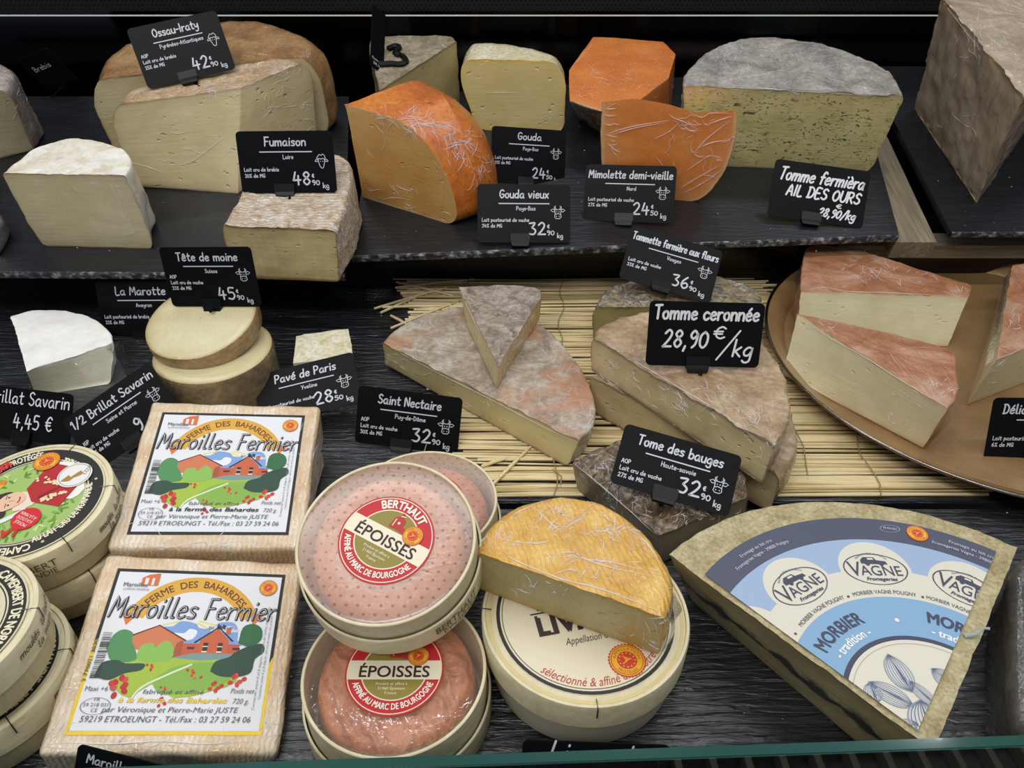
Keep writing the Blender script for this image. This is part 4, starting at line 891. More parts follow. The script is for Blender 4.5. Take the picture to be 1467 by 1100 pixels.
# camembert boxes
def camembert(M, R, H, label, full, rot, side):
    root = thing('camembert_box', M, label, 'cheese box')
    link('box_base', lathe([(.0005, 0), (R-.0035, 0), (R-.003, .001), (R-.003, H-.004), (R-.005, H-.003)], 96), M_veneer, root)
    link('lid', lathe([(R-.0014, H-.020), (R, H-.020), (R, H-.001), (R-.0004, H), (R-.003, H+.0004), (R-.0035, H-.0006), (.0005, H-.0008)], 96), M_venin, root)
    P = Print(); c, s = math.cos(rot), math.sin(rot); P.tf = lambda x, y: (x*c-y*s, x*s+y*c); r = R*.90
    P.disc(0, 0, r, 'd9d2b2', n=72); P.L = 1; P.ring(0, 0, r*.79, r*.98, '23241f'); P.ring(0, 0, r*.755, r*.77, '23241f')
    P.L = 2
    for a, st, md, ft in ((40, "CAMEMBERT DE NORMANDIE", 'top', 1.5), (123, "PAYS D'AUGE", 'top', .62), (-62, 'APPELLATION D\'ORIGINE', 'top', 1.35), (210, "FROMAGE AFFINÉ", 'top', .9)) if full == 0 else ((268, "CAMEMBERT", 'top', .72), (337, "AU LAIT CRU DE NORMANDIE", 'bot', 1.22), (58, "PAYS D'AUGE", 'bot', .46), (133, 'APPELLATION PROTÉGÉE', 'top', 1.0), (205, "FERMIER", 'top', .7)):
        P.text(st, 0, 0, r*.115, 'e9e2c4', arc=(r*.828, a, md), fit=r*ft, bold=r*.008)
    for a in (23, 92, 303, 165, 236): P.disc(r*.885*math.cos(math.radians(a)), r*.885*math.sin(math.radians(a)), r*.022, 'c9c29c', n=10)
    if full:
        P.disc(0, 0, r*.74, '9fc06a', n=60); P.L = 3
        rr = random.Random(3)
        for k in range(120):
            a = rr.uniform(0, 2*PI); q = r*rr.uniform(.45, .70); x, y = q*math.cos(a), q*math.sin(a); P.disc(x, y, r*.055, rr.choice(('6f9a3c', '7fae48', 'c8d88a', '5d8a34')), ry=r*.018, n=8, rot=rr.uniform(0, 3))
        P.L = 4
        for x, y in ((-.50, .30), (-.36, -.42), (-.44, -.52), (-.58, .22)): P.disc(r*x, r*y, r*.07, 'e0b428', n=14); P.disc(r*(x+.03), r*(y+.05), r*.05, 'd8862c', n=12)
        # figure in a red shawl with a white headdress, lying sideways on the label
        P.poly([(r*.18, r*.72), (r*.42, r*.66), (r*.60, r*.40), (r*.72, r*.16), (r*.60, -r*.02), (r*.40, r*.1)], 'f0eee4', 2); P.poly([(-r*.12, r*.16), (r*.12, r*.10), (r*.10, -r*.10), (-r*.12, -r*.20), (-r*.16, 0)], 'ecd8c4', 2)
        P.L = 5; P.poly([(-.09*r, r*.21), (r*.08, r*.70), (r*.39, r*.60), (r*.60, r*.20), (r*.48, -r*.15), (r*.07, -r*.04)], 'b3242a'); P.poly([(r*.12, r*.05), (r*.46, r*.30), (r*.44, r*.26), (r*.14, 0)], '7c1420')
        P.L = 6; P.poly([(-r*.56, -r*.20), (-r*.50, r*.06), (-r*.30, r*.16), (-r*.22, r*.10), (-r*.30, -r*.06), (-r*.20, -r*.22), (-r*.24, -r*.32), (-r*.44, -r*.34)], '3a2822', 3); P.poly([(-r*.70, r*.02), (-r*.52, -r*.12), (-r*.46, -r*.34), (-r*.22, -r*.34), (r*.04, -r*.14), (-r*.02, -r*.28), (-r*.30, -r*.46), (-r*.66, -r*.44)], 'dfe8e6', 2)
        P.L = 7; P.poly([(-r*.40, -r*.06), (-r*.34, r*.08), (-r*.20, r*.15), (-r*.07, r*.11), (-r*.03, 0), (-r*.12, -r*.12), (-r*.26, -r*.20), (-r*.36, -r*.16)], 'e6bfa2', 3)
        P.L = 8; P.disc(-r*.26, r*.05, r*.016, '3a2822', n=8); P.disc(-r*.22, -r*.09, r*.016, '3a2822', n=8); P.line([(-r*.24, -r*.02), (-r*.17, -r*.01)], r*.01, 'c08a6c'); P.line([(-r*.115, r*.05), (-r*.10, 0), (-r*.11, -r*.05)], r*.02, 'b0403a', smooth=3); P.line([(-r*.30, r*.09), (-r*.29, r*.02)], r*.01, '3a2822'); P.line([(-r*.26, -r*.06), (-r*.25, -r*.13)], r*.01, '3a2822')
        for k in range(46):
            a = rr.uniform(0, 1); x, y = (.02+.36*a, .40-.12*a) if k % 2 else (.20+.26*a, -.02+.16*a); P.disc(r*(x+rr.uniform(-.05, .05)), r*(y+rr.uniform(-.05, .05)), r*.022, 'e8d8a8', n=8)
        P.L = 9; P.disc(r*.50, r*.42, r*.235, 'e8e8e4', n=40); P.L = 10; P.ring(r*.50, r*.42, r*.205, r*.215, '9aa0a8'); P.poly([(r*.34, r*.30), (r*.42, r*.42), (r*.46, r*.38), (r*.56, r*.50), (r*.60, r*.42), (r*.50, r*.36), (r*.46, r*.30)], 'a9843c', 2); P.text('2023', r*.62, r*.52, r*.065, '8a6a34', rot=-1.9)
        P.L = 9; P.disc(r*.12, -r*.35, r*.19, 'd2232c', n=40); P.L = 10
        for k, st in enumerate(('MOULÉ', 'À LA LOUCHE', 'À LA MAIN')): P.text(st, r*(.095+.03*k), -r*(.41-.065*k), r*.05, 'f4efe4', rot=math.radians(152), fit=r*(.2 if k == 0 else .27))
        P.text('LA PETITE', -r*.32, -r*.56, r*.13, 'cc2a26', rot=math.radians(185), shear=.2, fit=r*.8, bold=r*.02); P.text('NORMANDE', -r*.62, r*.46, r*.11, 'cc2a26', rot=math.radians(60), fit=r*.55, bold=r*.02)
        seal(P, r*.0, r*.72, r*.19, 9)
    P.build('label', root, M=Matrix.Translation((0, 0, H+.0006)))
    stp = plain('staple', '6a6a68', .3, 1)
    for a in (-40, 15, 80, 150): 
        a = math.radians(a); link('staple', tube([((R+.0006)*math.cos(a), (R+.0006)*math.sin(a), H-.009), ((R+.0006)*math.cos(a), (R+.0006)*math.sin(a), H), ((R-.004)*math.cos(a), (R-.004)*math.sin(a), H+.0008), ((R-.009)*math.cos(a), (R-.009)*math.sin(a), H+.0010)], .0004, 5), stp, root)
    put_sidetext(root, side, R+.0002, H-.020, '5b5340'); return root
cr = G.uv(159, 708, .078); R = .0560
MC = Matrix.Translation((cr[0]-R+.0005, cr[1]-.004, .042)) @ Matrix.Rotation(math.radians(4), 4, 'X')
camembert(MC, R, .036, 'upper camembert box with green and red portrait label at the left', 1, math.radians(4), [('t', 'CAMEMBERT', -74, .0075, .0062, .046), ('t', 'DE NORMANDIE', -76, .0010, .0052, .046), ('h', 'moulés à la louche', -18, .007, .0055, .040), ('h', 'à la main', -12, .001, .005, .022)])
camembert(Matrix.Translation((cr[0]-R+.0015, cr[1]-.0005, .0006)), R, .036, 'camembert box underneath the portrait-label box at the left', 0, 0, [])
cl = G.uv(44, 885, .088)
camembert(Matrix.Translation((cl[0]-R+.001, cl[1]-.006, .048)), R, .038, 'camembert box with black ring label at the lower left corner, on another box', 0, math.radians(-28), [('h', 'moulés à la louche', -14, .0095, .0052, .048), ('h', 'à la main', -3, .002, .005, .026)])
camembert(Matrix.Translation((cl[0]-R+.002, cl[1]-.002, .0006)), R, .0385, 'lowest camembert box at the lower left corner with writing on its side', 0, 0, [('h', 'moulés à la louche', -14, .0095, .0052, .048), ('h', 'à la main', -3, .002, .005, .026)])
# livarot box
c = G.at(838, 878, .052)
lv = thing('livarot_box', Matrix.Translation((c.x, c.y, .0004)), 'round wooden box with cream paper label and seal under a golden half cheese', 'cheese box')
RL = .0665
link('box_base', lathe([(.0005, 0), (RL-.010, 0), (RL-.006, .002), (RL-.0035, .016), (RL-.0035, .045)], 96), plain('grey_card_box', 'b9b2a0', .5), lv)
link('lid', lathe([(RL-.0018, .032), (RL, .032), (RL+.0003, .051), (RL-.0004, .0530), (RL-.0022, .0530), (RL-.0026, .0515), (RL-.006, .0512), (.0005, .0512)], 96), M_venin, lv)
P = Print(); r = RL*.865; P.disc(0, 0, r, 'e6dcc0', n=80); P.L = 1; P.ring(0, 0, r*.955, r*.995, '2b2826'); P.ring(0, 0, r*.925, r*.935, '6b6458')
P.ring(0, 0, r*1.06, r*1.10, 'd9c78e'); P.L = 2
rotL = math.radians(12); cc, ss = math.cos(rotL), math.sin(rotL); P.tf = lambda x, y: (x*cc-y*ss, x*ss+y*cc)
P.text('LIVAROT', r*.10, -r*.20, r*.25, '3b3230', fit=r*1.34, bold=r*.028); P.line([(-r*.60, r*.10), (r*.78, r*.10)], r*.018, '3b3230')
P.text("Appellation d'Origine Contrôlée", r*.26, -r*.36, r*.088, '4a403c', fit=r*1.15, shear=.2)
P.poly([(-r*.52, r*.13), (-r*.54, r*.40), (-r*.36, r*.52), (-r*.24, r*.40), (-r*.12, r*.16)], '4f8a46', 3); P.poly([(-r*.28, r*.13), (-r*.24, r*.42), (r*.3, r*.44), (r*.34, r*.13)], '6b4038'); P.poly([(-r*.46, r*.12), (-r*.2, r*.12), (-r*.3, r*.26)], '6fa048', 2)
P.tf = lambda x, y: (x, y); P.text('sélectionné & affiné dans notre cave', 0, 0, r*.10, 'b8433c', arc=(r*.90, 286, 'bot'), fit=r*1.62, shear=.2)
seal(P, r*.40, -r*.60, r*.205, 3); P.L = 2; P.text('LIVAROT DE TRADITION NORMANDE', 0, 0, r*.05, '2b2826', arc=(r*.86, 5, 'top'), fit=r*1.1)
P.build('label', lv, M=Matrix.Translation((0, 0, .0515)))
for a in (-88, 178, 32): 
    a = math.radians(a); link('staple', tube([((RL+.0008)*math.cos(a), (RL+.0008)*math.sin(a), .044), ((RL+.0008)*math.cos(a), (RL+.0008)*math.sin(a), .0535), ((RL-.006)*math.cos(a), (RL-.006)*math.sin(a), .0525)], .0004, 5), plain('staple', '6a6a68', .3, 1), lv)
hv, _ = cheese('livarot_half', G, .037, [(680, 789, 'c'), (955, 886, 'r'), (967, 845, 'r'), (945, 785, 'r'), (903, 741, 'r'), (850, 714, 'r'), (795, 707, 'r'), (740, 722, 'r'), (697, 757, 'r')], {'r': R_liv, 'c': P_liv},
       'golden ridged half cheese in shiny cling film lying on the round cream-labelled box', bot={0: (684, 842), 1: (944, 938), 2: (957, 900)}, Rt=(.006, .007), Rb=(.004, .005), dz=.0545, ntop=.0010)
bpy.context.view_layer.update()
sheet('film_flap', G, [[G.at(958, 884, .093), G.at(968, 850, .093)], [G.at(962, 905, .075), G.at(976, 872, .075)], [G.at(944, 942, .055), G.at(966, 905, .056)]], M_loose, root=hv, amp=.002)
fold_glints(hv, [[(731, 744), (742, 734), (778, 718)], [(758, 720), (788, 749), (804, 762)], [(788, 764), (817, 752), (840, 734), (824, 731)], [(788, 801), (804, 793), (824, 792), (837, 801), (876, 806), (945, 823)], [(800, 798), (830, 799), (870, 812), (944, 828)],
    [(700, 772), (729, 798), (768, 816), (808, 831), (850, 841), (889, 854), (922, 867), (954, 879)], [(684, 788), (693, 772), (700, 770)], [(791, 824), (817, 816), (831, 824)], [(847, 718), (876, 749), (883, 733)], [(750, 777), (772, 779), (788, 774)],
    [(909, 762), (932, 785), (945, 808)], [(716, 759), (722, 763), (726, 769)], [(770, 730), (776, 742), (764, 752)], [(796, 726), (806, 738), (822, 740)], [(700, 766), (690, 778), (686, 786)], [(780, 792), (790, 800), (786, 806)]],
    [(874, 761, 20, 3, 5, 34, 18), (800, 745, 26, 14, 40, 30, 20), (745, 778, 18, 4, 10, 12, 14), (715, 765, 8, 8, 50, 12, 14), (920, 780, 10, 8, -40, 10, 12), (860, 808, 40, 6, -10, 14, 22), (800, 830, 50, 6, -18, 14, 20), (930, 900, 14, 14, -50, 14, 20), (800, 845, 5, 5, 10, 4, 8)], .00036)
# ------------------------------------------------------------------ morbier wedge with its printed disc
CM = (.2370, .2320); CR_ = (.2285, .2205); HM = .0640; RM = .1775
def angp(px, py): u, v = G.uv(px, py, HM); return math.atan2(v-CR_[1], u-CR_[0])
aL = angp(967, 800); aR = angp(1459, 783)
def onrim(a, r=RM): return ('uv', CR_[0]+r*math.cos(a), CR_[1]+r*math.sin(a))
tipL = G.uv(1338, 1076, HM)
pts = [onrim(aL) + ('c',), ('uv', *tipL, 'c')] + [onrim(aR + (aL-aR)*i/8) + ('r',) for i in range(8)]
mo, o2 = cheese('morbier_wedge', G, HM-.0006, pts, {'r': R_mor, 'c': P_mor}, 'big quarter wheel with blue and grey printed disc and dark ash line',
       bot={0: (992, 862), 1: (1300, 1125)}, Rt=(.0015, .0015), Rb=(.004, .006), dz=.0006, ntop=.0007, npaste=.0006)
P = Print(); r = .1478
def clipdisc(P):                                       # keep only what lies inside the wedge
    a = G.uv(975, 812, HM); edge = [(onrim(aL)[1]-CM[0], onrim(aL)[2]-CM[1]), (tipL[0]-CM[0], tipL[1]-CM[1]), (onrim(aR)[1]-CM[0], onrim(aR)[2]-CM[1])]
    e1 = V2(edge[1])-V2(edge[0]); n1 = Vector((-e1.y, e1.x)).normalized(); e2 = V2(edge[2])-V2(edge[1]); n2 = Vector((-e2.y, e2.x)).normalized()
    return [(V2(edge[0])+n1*.0035, n1), (V2(edge[1])+n2*.0105, n2)]
planes = clipdisc(P)
def clipmesh(P):
    nv = []; nf = []; nm = []
    for f, m in zip(P.f, P.m):
        poly = [Vector(P.v[i]) for i in f]
        for p0, n in planes:
            out = []
            for i in range(len(poly)):
                a, b = poly[i], poly[(i+1) % len(poly)]; da = (a.xy-p0).dot(n); db = (b.xy-p0).dot(n)
                if da >= 0: out.append(a)
                if (da >= 0) != (db >= 0): out.append(a.lerp(b, da/(da-db)))
            poly = out
            if len(poly) < 3: break
        if len(poly) < 3: continue
        b = len(nv); nv += [tuple(p) for p in poly]; nf.append(tuple(range(b, b+len(poly)))); nm.append(m)
    P.v, P.f, P.m = nv, nf, nm
N_ = 96; dk = '4e5366'; lb = '9db4d2'; mb = '85add0'; cr_ = 'dcd8c8'; ink = '43475c'
P.ring(0, 0, r*.55, r*1.0, dk, 0, 180, N_); P.L = .5; P.ring(0, 0, r*.30, r*.865, lb, 0, 180, N_); P.L = 1
P.ring(0, 0, r*.50, r*.69, cr_, 0, 180, N_)
for a in (26, 57, 88.5, 120, 151): P.disc(r*.69*math.cos(math.radians(a)), r*.69*math.sin(math.radians(a)), r*.158, cr_, n=40)
P.L = 2; P.ring(0, 0, r*.30, r*.540, mb, 0, 180, N_); P.L = 2.5; P.ring(0, 0, 0, r*.345, ink, 0, 180, N_); P.L = 3; P.disc(0, 0, r*.325, 'dfdac8', n=90); P.L = 4; P.ring(0, 0, r*.305, r*.309, 'b8b4a8', 0, 180, N_)
P.disc(r*.007, r*.42, r*.010, 'e8e6dc', n=12)
for a in (57, 88.5, 120):
    ar = math.radians(a); cx, cy = r*.69*math.cos(ar), r*.69*math.sin(ar); th = ar-PI/2; c_, s_ = math.cos(th), math.sin(th); P.tf = lambda x, y, cx=cx, cy=cy, c_=c_, s_=s_: (cx+x*c_-y*s_, cy+x*s_+y*c_); q = r*.138
    P.L = 4; P.ring(0, 0, q*.98, q*1.02, ink, n=50, k=.62); P.L = 5; P.text('VAGNE', 0, -q*.26, q*.40, ink, fit=q*1.62); P.text('V', -q*.66, -q*.30, q*.60, ink, fit=q*.42)
    P.text('Fromageries', q*.06, -q*.47, q*.13, ink, fit=q*.95, shear=.3, bold=q*.01)
    P.poly([(-q*.38, q*.22), (-q*.38, q*.36), (-q*.26, q*.48), (q*.08, q*.48), (q*.14, q*.36), (q*.42, q*.32), (q*.46, q*.20), (q*.30, q*.20)], ink); P.disc(-q*.18, q*.20, q*.07, ink, n=12); P.disc(q*.26, q*.20, q*.07, ink, n=12)
    P.L = 6; P.poly([(-q*.14, q*.37), (-q*.14, q*.44), (q*.04, q*.44), (q*.06, q*.37)], cr_); P.text('Recette familiale de tradition', 0, 0, q*.07, ink, arc=(q*.62, 90, 'top'), fit=q*1.1)
P.tf = lambda x, y: (x, y); P.L = 4
for a in (57.5, 89.5, 122): P.text('MORBIER VAGNE POLIGNY', 0, 0, r*.020, ink, arc=(r*.556, a, 'top'), fit=r*.27)
for a in (39, 73, 106, 141): P.disc(r*.562*math.cos(math.radians(a)), r*.562*math.sin(math.radians(a)), r*.006, ink, n=8)
for a in (55, 125): P.text('MORBIER', 0, 0, r*.056, ink, arc=(r*.428, a, 'top'), fit=r*.255, bold=r*.004); P.text('- tradition -', 0, 0, r*.036, 'f2f2ee', arc=(r*.370, a, 'top'), fit=r*.20, bold=r*.002)
for a, m in ((58, 0), (121, 0)): P.text('Fromage au lait cru', 0, 0, r*.018, 'c9ccd6', arc=(r*.940, a, 'top'), fit=r*.19); P.text('Fromageries Vagne - 39800 Poligny', 0, 0, r*.018, 'c9ccd6', arc=(r*.905, a, 'top'), fit=r*.32)
ar = math.radians(79.3); P.ring(r*.945*math.cos(ar), r*.945*math.sin(ar), r*.044, r*.046, 'c9ccd6', n=30, k=.5); P.text('39.434.001', 0, 0, r*.014, 'c9ccd6', arc=(r*.940, 79.3, 'top'), fit=r*.06)
ar = math.radians(72); sx, sy = r*.945*math.cos(ar), r*.945*math.sin(ar); seal(P, sx, sy, r*.050, 4)
# drawn seeds
def seed_(cx, cy, L, W, rot, n=9, c1='8f99ad', flip=1):
    c_, s_ = math.cos(rot), math.sin(rot); P.tf = lambda x, y: (cx+x*c_-y*s_, cy+x*s_+y*c_); P.L = 4
    prof = [(-L, 0), (-L*.6, W*.75), (0, W), (L*.6, W*.7), (L, 0), (L*.6, -W*.7), (0, -W), (-L*.6, -W*.75)]
    P.poly(prof, 'cfd0cc', 3); P.L = 5
    for i in range(n):
        t = -1+2*(i+.5)/n; P.line([(-L, 0), (-L*.55, W*.72*t), (0, W*.94*t), (L*.55, W*.66*t), (L, 0)], W*.045, '5b6884', smooth=4)
    P.L = 6; P.poly([(-L*.9, 0), (-L*.3, W*.12), (L*.9, W*.03), (-L*.3, -W*.12)], '5b6884'); P.line([(x, y) for x, y in prof[:5]], W*.07, c1, smooth=4)
for q in ((-.08, .175, .085, .052, 1.75), (-.15, .085, .085, .045, 2.5), (-.215, .09, .042, .036, 1.6), (-.025, .085, .065, .030, 2.1), (-.055, -.025, .085, .070, 1.5), (-.14, -.045, .045, .028, .2), (.095, .145, .065, .045, 2.3)):
    seed_(r*q[0], r*q[1], r*q[2], r*q[3], q[4])
P.tf = lambda x, y: (x, y)
clipmesh(P)
P.build('printed_disc', mo, M=Matrix.Translation((CM[0]-o2.x, CM[1]-o2.y, HM+.0007)), step=.00010)
a = V2(G.uv(1390, 912, HM)); link('paper_curl', tube([(a.x-o2.x-.004, a.y-o2.y, HM), (a.x-o2.x+.003, a.y-o2.y, HM+.002), (a.x-o2.x+.007, a.y-o2.y+.002, HM+.005), (a.x-o2.x+.010, a.y-o2.y+.001, HM+.006)], .0011, 6, [1.2, .9, .6, .9]), plain('paper_strip', '9fb4b4', .7), mo)
cheese('grey_rinded_piece', G, .05, [(1449, 815, 'r'), (1446, 900, 'r'), (1450, 1010, 'r'), (1470, 1055, 'c'), (1640, 1060, 'c'), (1640, 780, 'c'), (1470, 790, 'r')], {'r': rind('dark_dusty_rind', '35332f', '4a4741', '5a564e', 30, wrap=.3), 'c': P_comte},
       'dusty dark grey cheese side just showing at the lower right edge of the picture', Rt=(.008, .01), dz=-.01)

fold_glints(rt, [[(552, 492), (620, 530), (700, 570), (780, 612), (826, 632)], [(610, 488), (650, 500), (668, 500)], [(605, 524), (640, 528), (660, 524)]], [(700, 575, 80, 14, -25, 40, 18), (800, 520, 26, 26, -50, 34, 16), (845, 600, 5, 25, -80, 26, 16), (600, 470, 24, 8, 20, 16, 16), (570, 515, 14, 10, -30, 14, 18)], .00026)
fold_glints(sw_, [[(660, 416), (680, 460), (712, 520)]], [(740, 450, 16, 18, 60, 26, 14), (745, 495, 12, 18, 60, 20, 14)], .00026)
fold_glints(ct_, [[(850, 484), (900, 512), (960, 548), (1030, 590), (1100, 640)], [(846, 528), (900, 566), (960, 612)]], [(980, 565, 60, 20, -32, 60, 16), (1075, 600, 12, 8, 0, 16, 18), (1110, 640, 12, 16, 60, 24, 12), (880, 530, 20, 14, -35, 16, 14)], .00030)
fold_glints(dt_, [[(822, 664), (860, 695), (900, 730), (940, 765)]], [(900, 700, 28, 20, -40, 50, 14), (1000, 735, 30, 10, 30, 40, 14), (860, 665, 16, 8, -20, 16, 14)], .00032)
fold_glints(w1, [[(1150, 416), (1180, 412), (1215, 418), (1260, 419), (1320, 422), (1386, 424)], [(1368, 408), (1376, 418), (1380, 410), (1388, 422)]], [(1240, 385, 24, 8, -20, 26, 16), (1300, 395, 30, 6, -10, 14, 16)], .00030)
fold_glints(w2, [[(1146, 450), (1180, 478), (1240, 512), (1300, 550), (1356, 584)], [(1125, 536), (1150, 548), (1200, 575)]], [(1350, 560, 10, 12, 60, 20, 12), (1170, 466, 14, 8, -40, 12, 12), (1270, 585, 16, 10, -30, 8, 10)], .00030)
fold_glints(w3, [[(1430, 514), (1450, 506), (1467, 498)]], [(1450, 460, 8, 24, 70, 12, 16), (1420, 540, 10, 20, 60, 10, 16)], .00028)
# ------------------------------------------------------------------ square cheeses with paper labels and the price cards: poses fitted to real-size rectangles
CX = Vector((1, 0, 0)); CY = Vector((0, math.sin(PITCH), math.cos(PITCH))); CZ = Vector((0, -math.cos(PITCH), math.sin(PITCH)))
def rotm(a, b, c): return (Matrix.Rotation(a, 3, 'Z') @ Matrix.Rotation(b, 3, 'Y') @ Matrix.Rotation(c, 3, 'X'))
def fit_rect(corners, ratio, depth=None, width=None, tilt0=0.0, prior=None):
    """corners TL,TR,BR,BL in the picture -> centre, rotation (world) and width; either depth or width is known"""
    cor = np.array(corners, float); cx, cy = cor.mean(0); a0 = -math.atan2(cor[1][1]-cor[0][1], cor[1][0]-cor[0][0])
    wpx = (np.hypot(*(cor[1]-cor[0])) + np.hypot(*(cor[2]-cor[3])))/2
    last = (depth*wpx/F) if depth else width*F/wpx
    x = np.array([a0, 0.0, tilt0, last, cx, cy])
    def res(x):
        R = rotm(*x[:3]); W = x[3] if depth else width; D = depth if depth else x[3]; Hh = W*ratio
        c = Vector(((x[4]-733.5)/F*D, -(x[5]-550)/F*D, -D)); out = []
        for (sx, sy), (qx, qy) in zip(((-1, 1), (1, 1), (1, -1), (-1, -1)), cor):
            p = c + R @ Vector((sx*W/2, sy*Hh/2, 0)); out += [733.5+F*p.x/-p.z-qx, 550-F*p.y/-p.z-qy]
        pw = prior if prior is not None else 3.0
        out += [pw*x[1], pw*(x[2]-tilt0)]
        return np.array(out)
    lam = 1e-3
    for it in range(60):
        r = res(x); J = np.zeros((len(r), 6))
        for k in range(6):
            d = np.zeros(6); d[k] = 1e-5 if k < 4 else 1e-2; J[:, k] = (res(x+d)-r)/d[k]
        A_ = J.T@J; s = np.linalg.solve(A_+lam*np.diag(np.diag(A_)+1e-9), -J.T@r); x2 = x+s
        if (res(x2)**2).sum() < (r**2).sum(): x = x2; lam *= .5
        else: lam *= 4
    R = rotm(*x[:3]); W = x[3] if depth else width; D = depth if depth else x[3]
    B = Matrix((CX, CY, CZ)).transposed()
    c = CAMP + B @ Vector(((x[4]-733.5)/F*D, -(x[5]-550)/F*D, -D))
    return c, B @ R, W, D, float(np.abs(res(x)).max())
# --- square washed-rind cheeses
R_mar = rind('peach_washed_rind', 'cdaa80', 'e0c8a6', 'ecdfca', 26, 150, .0005, ridges=90, rot=0, wrap=1.5, rough=.5, wsc=20, dist=.4, fmul=.08)
M_gold = plain('gold_foil', 'b39a3c', .38, 1)
def maroilles(c, R, W, gold, label, H=.050):
    M = R.to_4x4(); M.translation = c; M = M @ Matrix.Translation((0, 0, -H))
    root = thing('square_cheese', M, label, 'cheese'); h = W/2
    bm = bmesh.new(); bmesh.ops.create_cube(bm, size=1)
    for v in bm.verts: v.co = Vector((v.co.x*W, v.co.y*W*1.0, (v.co.z+.5)*H))
    bmesh.ops.bevel(bm, geom=bm.edges[:], offset=.0045, segments=4, affect='EDGES', profile=.6)
    bmesh.ops.subdivide_edges(bm, edges=[e for e in bm.edges if e.calc_length() > .02], cuts=14, use_grid_fill=True)
    sd = random.random()*30
    for v in bm.verts:
        if v.co.z > H-.0005 and abs(v.co.x) < h*.87 and abs(v.co.y) < h*.87: continue
        v.co += noise.noise_vector(v.co*45+Vector((sd, 0, 0)))*.0013*(1 if v.co.z > .002 else 0)
    me = bpy.data.meshes.new('rind'); bm.to_mesh(me); bm.free(); smooth(me); link('rind', me, R_mar, root)
    P = Print(); s = W*.405
    def q(pts): return [(x*s, y*s) for x, y in pts]
    fr = M_gold if gold else '1c1c1c'
    P.poly(q([(-1.03, -1.03), (1.03, -1.03), (1.03, 1.03), (-1.03, 1.03)]), '1c1c1c')
    if gold: P.L = 1; P.poly(q([(-1.03, -1.03), (1.03, -1.03), (1.03, -.98), (-.98, -.98), (-.98, .1), (-1.03, .06)]), M_gold); P.poly(q([(.985, -1), (1.03, -1), (1.03, -.1), (.985, -.2)]), M_gold)
    P.L = 2; P.poly(q([(-.99, -.985), (.99, -.985), (.99, .985), (-.99, .985)]), 'e4e6ea')
    P.L = 3; P.ring(0, .12*s, .615*s, .82*s, 'dda83c', 22, 158, 48); P.poly(q([(.70, .46), (.86, .46), (.72, .28)]), 'd9783c'); P.poly(q([(-.82, .42), (-.62, .42), (-.74, .26)]), 'd9783c')
    P.L = 4; P.text('FERME  DES  BAHARDES', 0, .12*s, .095*s, '6b3a1c', arc=(.672*s, 90, 'top'), fit=1.24*s, bold=.004*s)
    P.tf = lambda x, y: (x*.93, y*(.72 if y > 0 else 1))
    for a in range(9): a_ = math.radians(200+a*18); P.line([(-.02*s+.12*s*math.cos(a_), .50*s+.12*s*math.sin(a_)), (-.02*s+.34*s*math.cos(a_), .50*s+.34*s*math.sin(a_))], .022*s, 'e6dc5c')
    P.L = 5; P.poly(q([(-.40, .20), (-.34, .34), (-.22, .36), (-.12, .46), (.06, .42), (.12, .34), (.30, .34), (.34, .44), (.52, .46), (.60, .34), (.62, .14), (.62, .02), (-.36, .02)]), '7fa4da', 3)
    P.L = 6; P.poly(q([(-.26, .12), (-.20, .24), (-.06, .24), (0, .32), (.10, .28), (.06, .14), (-.1, .10)]), 'e8ecf2', 3); P.poly(q([(.26, .28), (.30, .38), (.56, .38), (.6, .28)]), 'c6d4ea', 3)
    # barns
    P.L = 7; P.poly(q([(-.66, .02), (-.66, .18), (-.38, .36), (-.04, .12), (-.04, -.12), (-.14, -.18), (-.66, -.02)]), 'cf7a52'); P.poly(q([(-.04, .12), (-.04, -.12), (-.14, -.18), (-.12, .06)]), 'a65434'); P.rect(-.04*s, -.14*s, .66*s, .06*s, 'c45a3a')
    P.L = 8; P.line(q([(-.68, .18), (-.38, .37), (-.02, .11)]), .024*s, '6a2c22'); P.poly(q([(.16, -.14), (.16, .12), (.36, .34), (.52, .12), (.52, -.12)]), 'c9623c'); P.rect(.46*s, .24*s, .52*s, .36*s, 'c9623c')
    P.line(q([(.10, .08), (.36, .36), (.56, .12)]), .026*s, '3a2420')
    for x, y in ((.24, -.02), (.42, -.02), (.24, .05), (.42, .05)): P.rect((x-.03)*s, (y-.03)*s, (x+.03)*s, (y+.03)*s, '2f2a2a'); P.rect((x-.035)*s, (y-.045)*s, (x+.03)*s, (y-.03)*s, 'f0ead8')
    for x in (.02, .58): P.rect(x*s, -.03*s, (x+.09)*s, 0, '4a2a24')
    P.L = 9; P.poly(q([(-.82, -.34), (-.64, -.16), (-.2, -.16), (.1, -.10), (.50, -.14), (.66, -.2), (.70, -.42), (.40, -.54), (.0, -.62), (-.30, -.46), (-.50, -.62), (-.70, -.52)]), 'a3bf3e', 2)
    P.poly(q([(-.14, -.14), (.1, -.08), (.62, -.08), (.6, -.14), (.2, -.17)]), '7a9a94')
    P.L = 10; P.poly(q([(-.30, -.42), (-.1, -.26), (.2, -.19), (.5, -.22), (.62, -.40), (.34, -.52), (0, -.58), (-.2, -.56)]), '86b24a', 2)
    P.poly(q([(-.56, -.08), (-.52, .02), (-.40, .05), (-.36, -.02), (-.26, .10), (-.16, .02), (-.14, -.16), (-.4, -.20), (-.54, -.16)]), '8bbb56', 3)
    P.line(q([(-.50, -.66), (-.40, -.50), (-.16, -.36), (.12, -.22)]), .022*s, 'dfe6cc', 5)
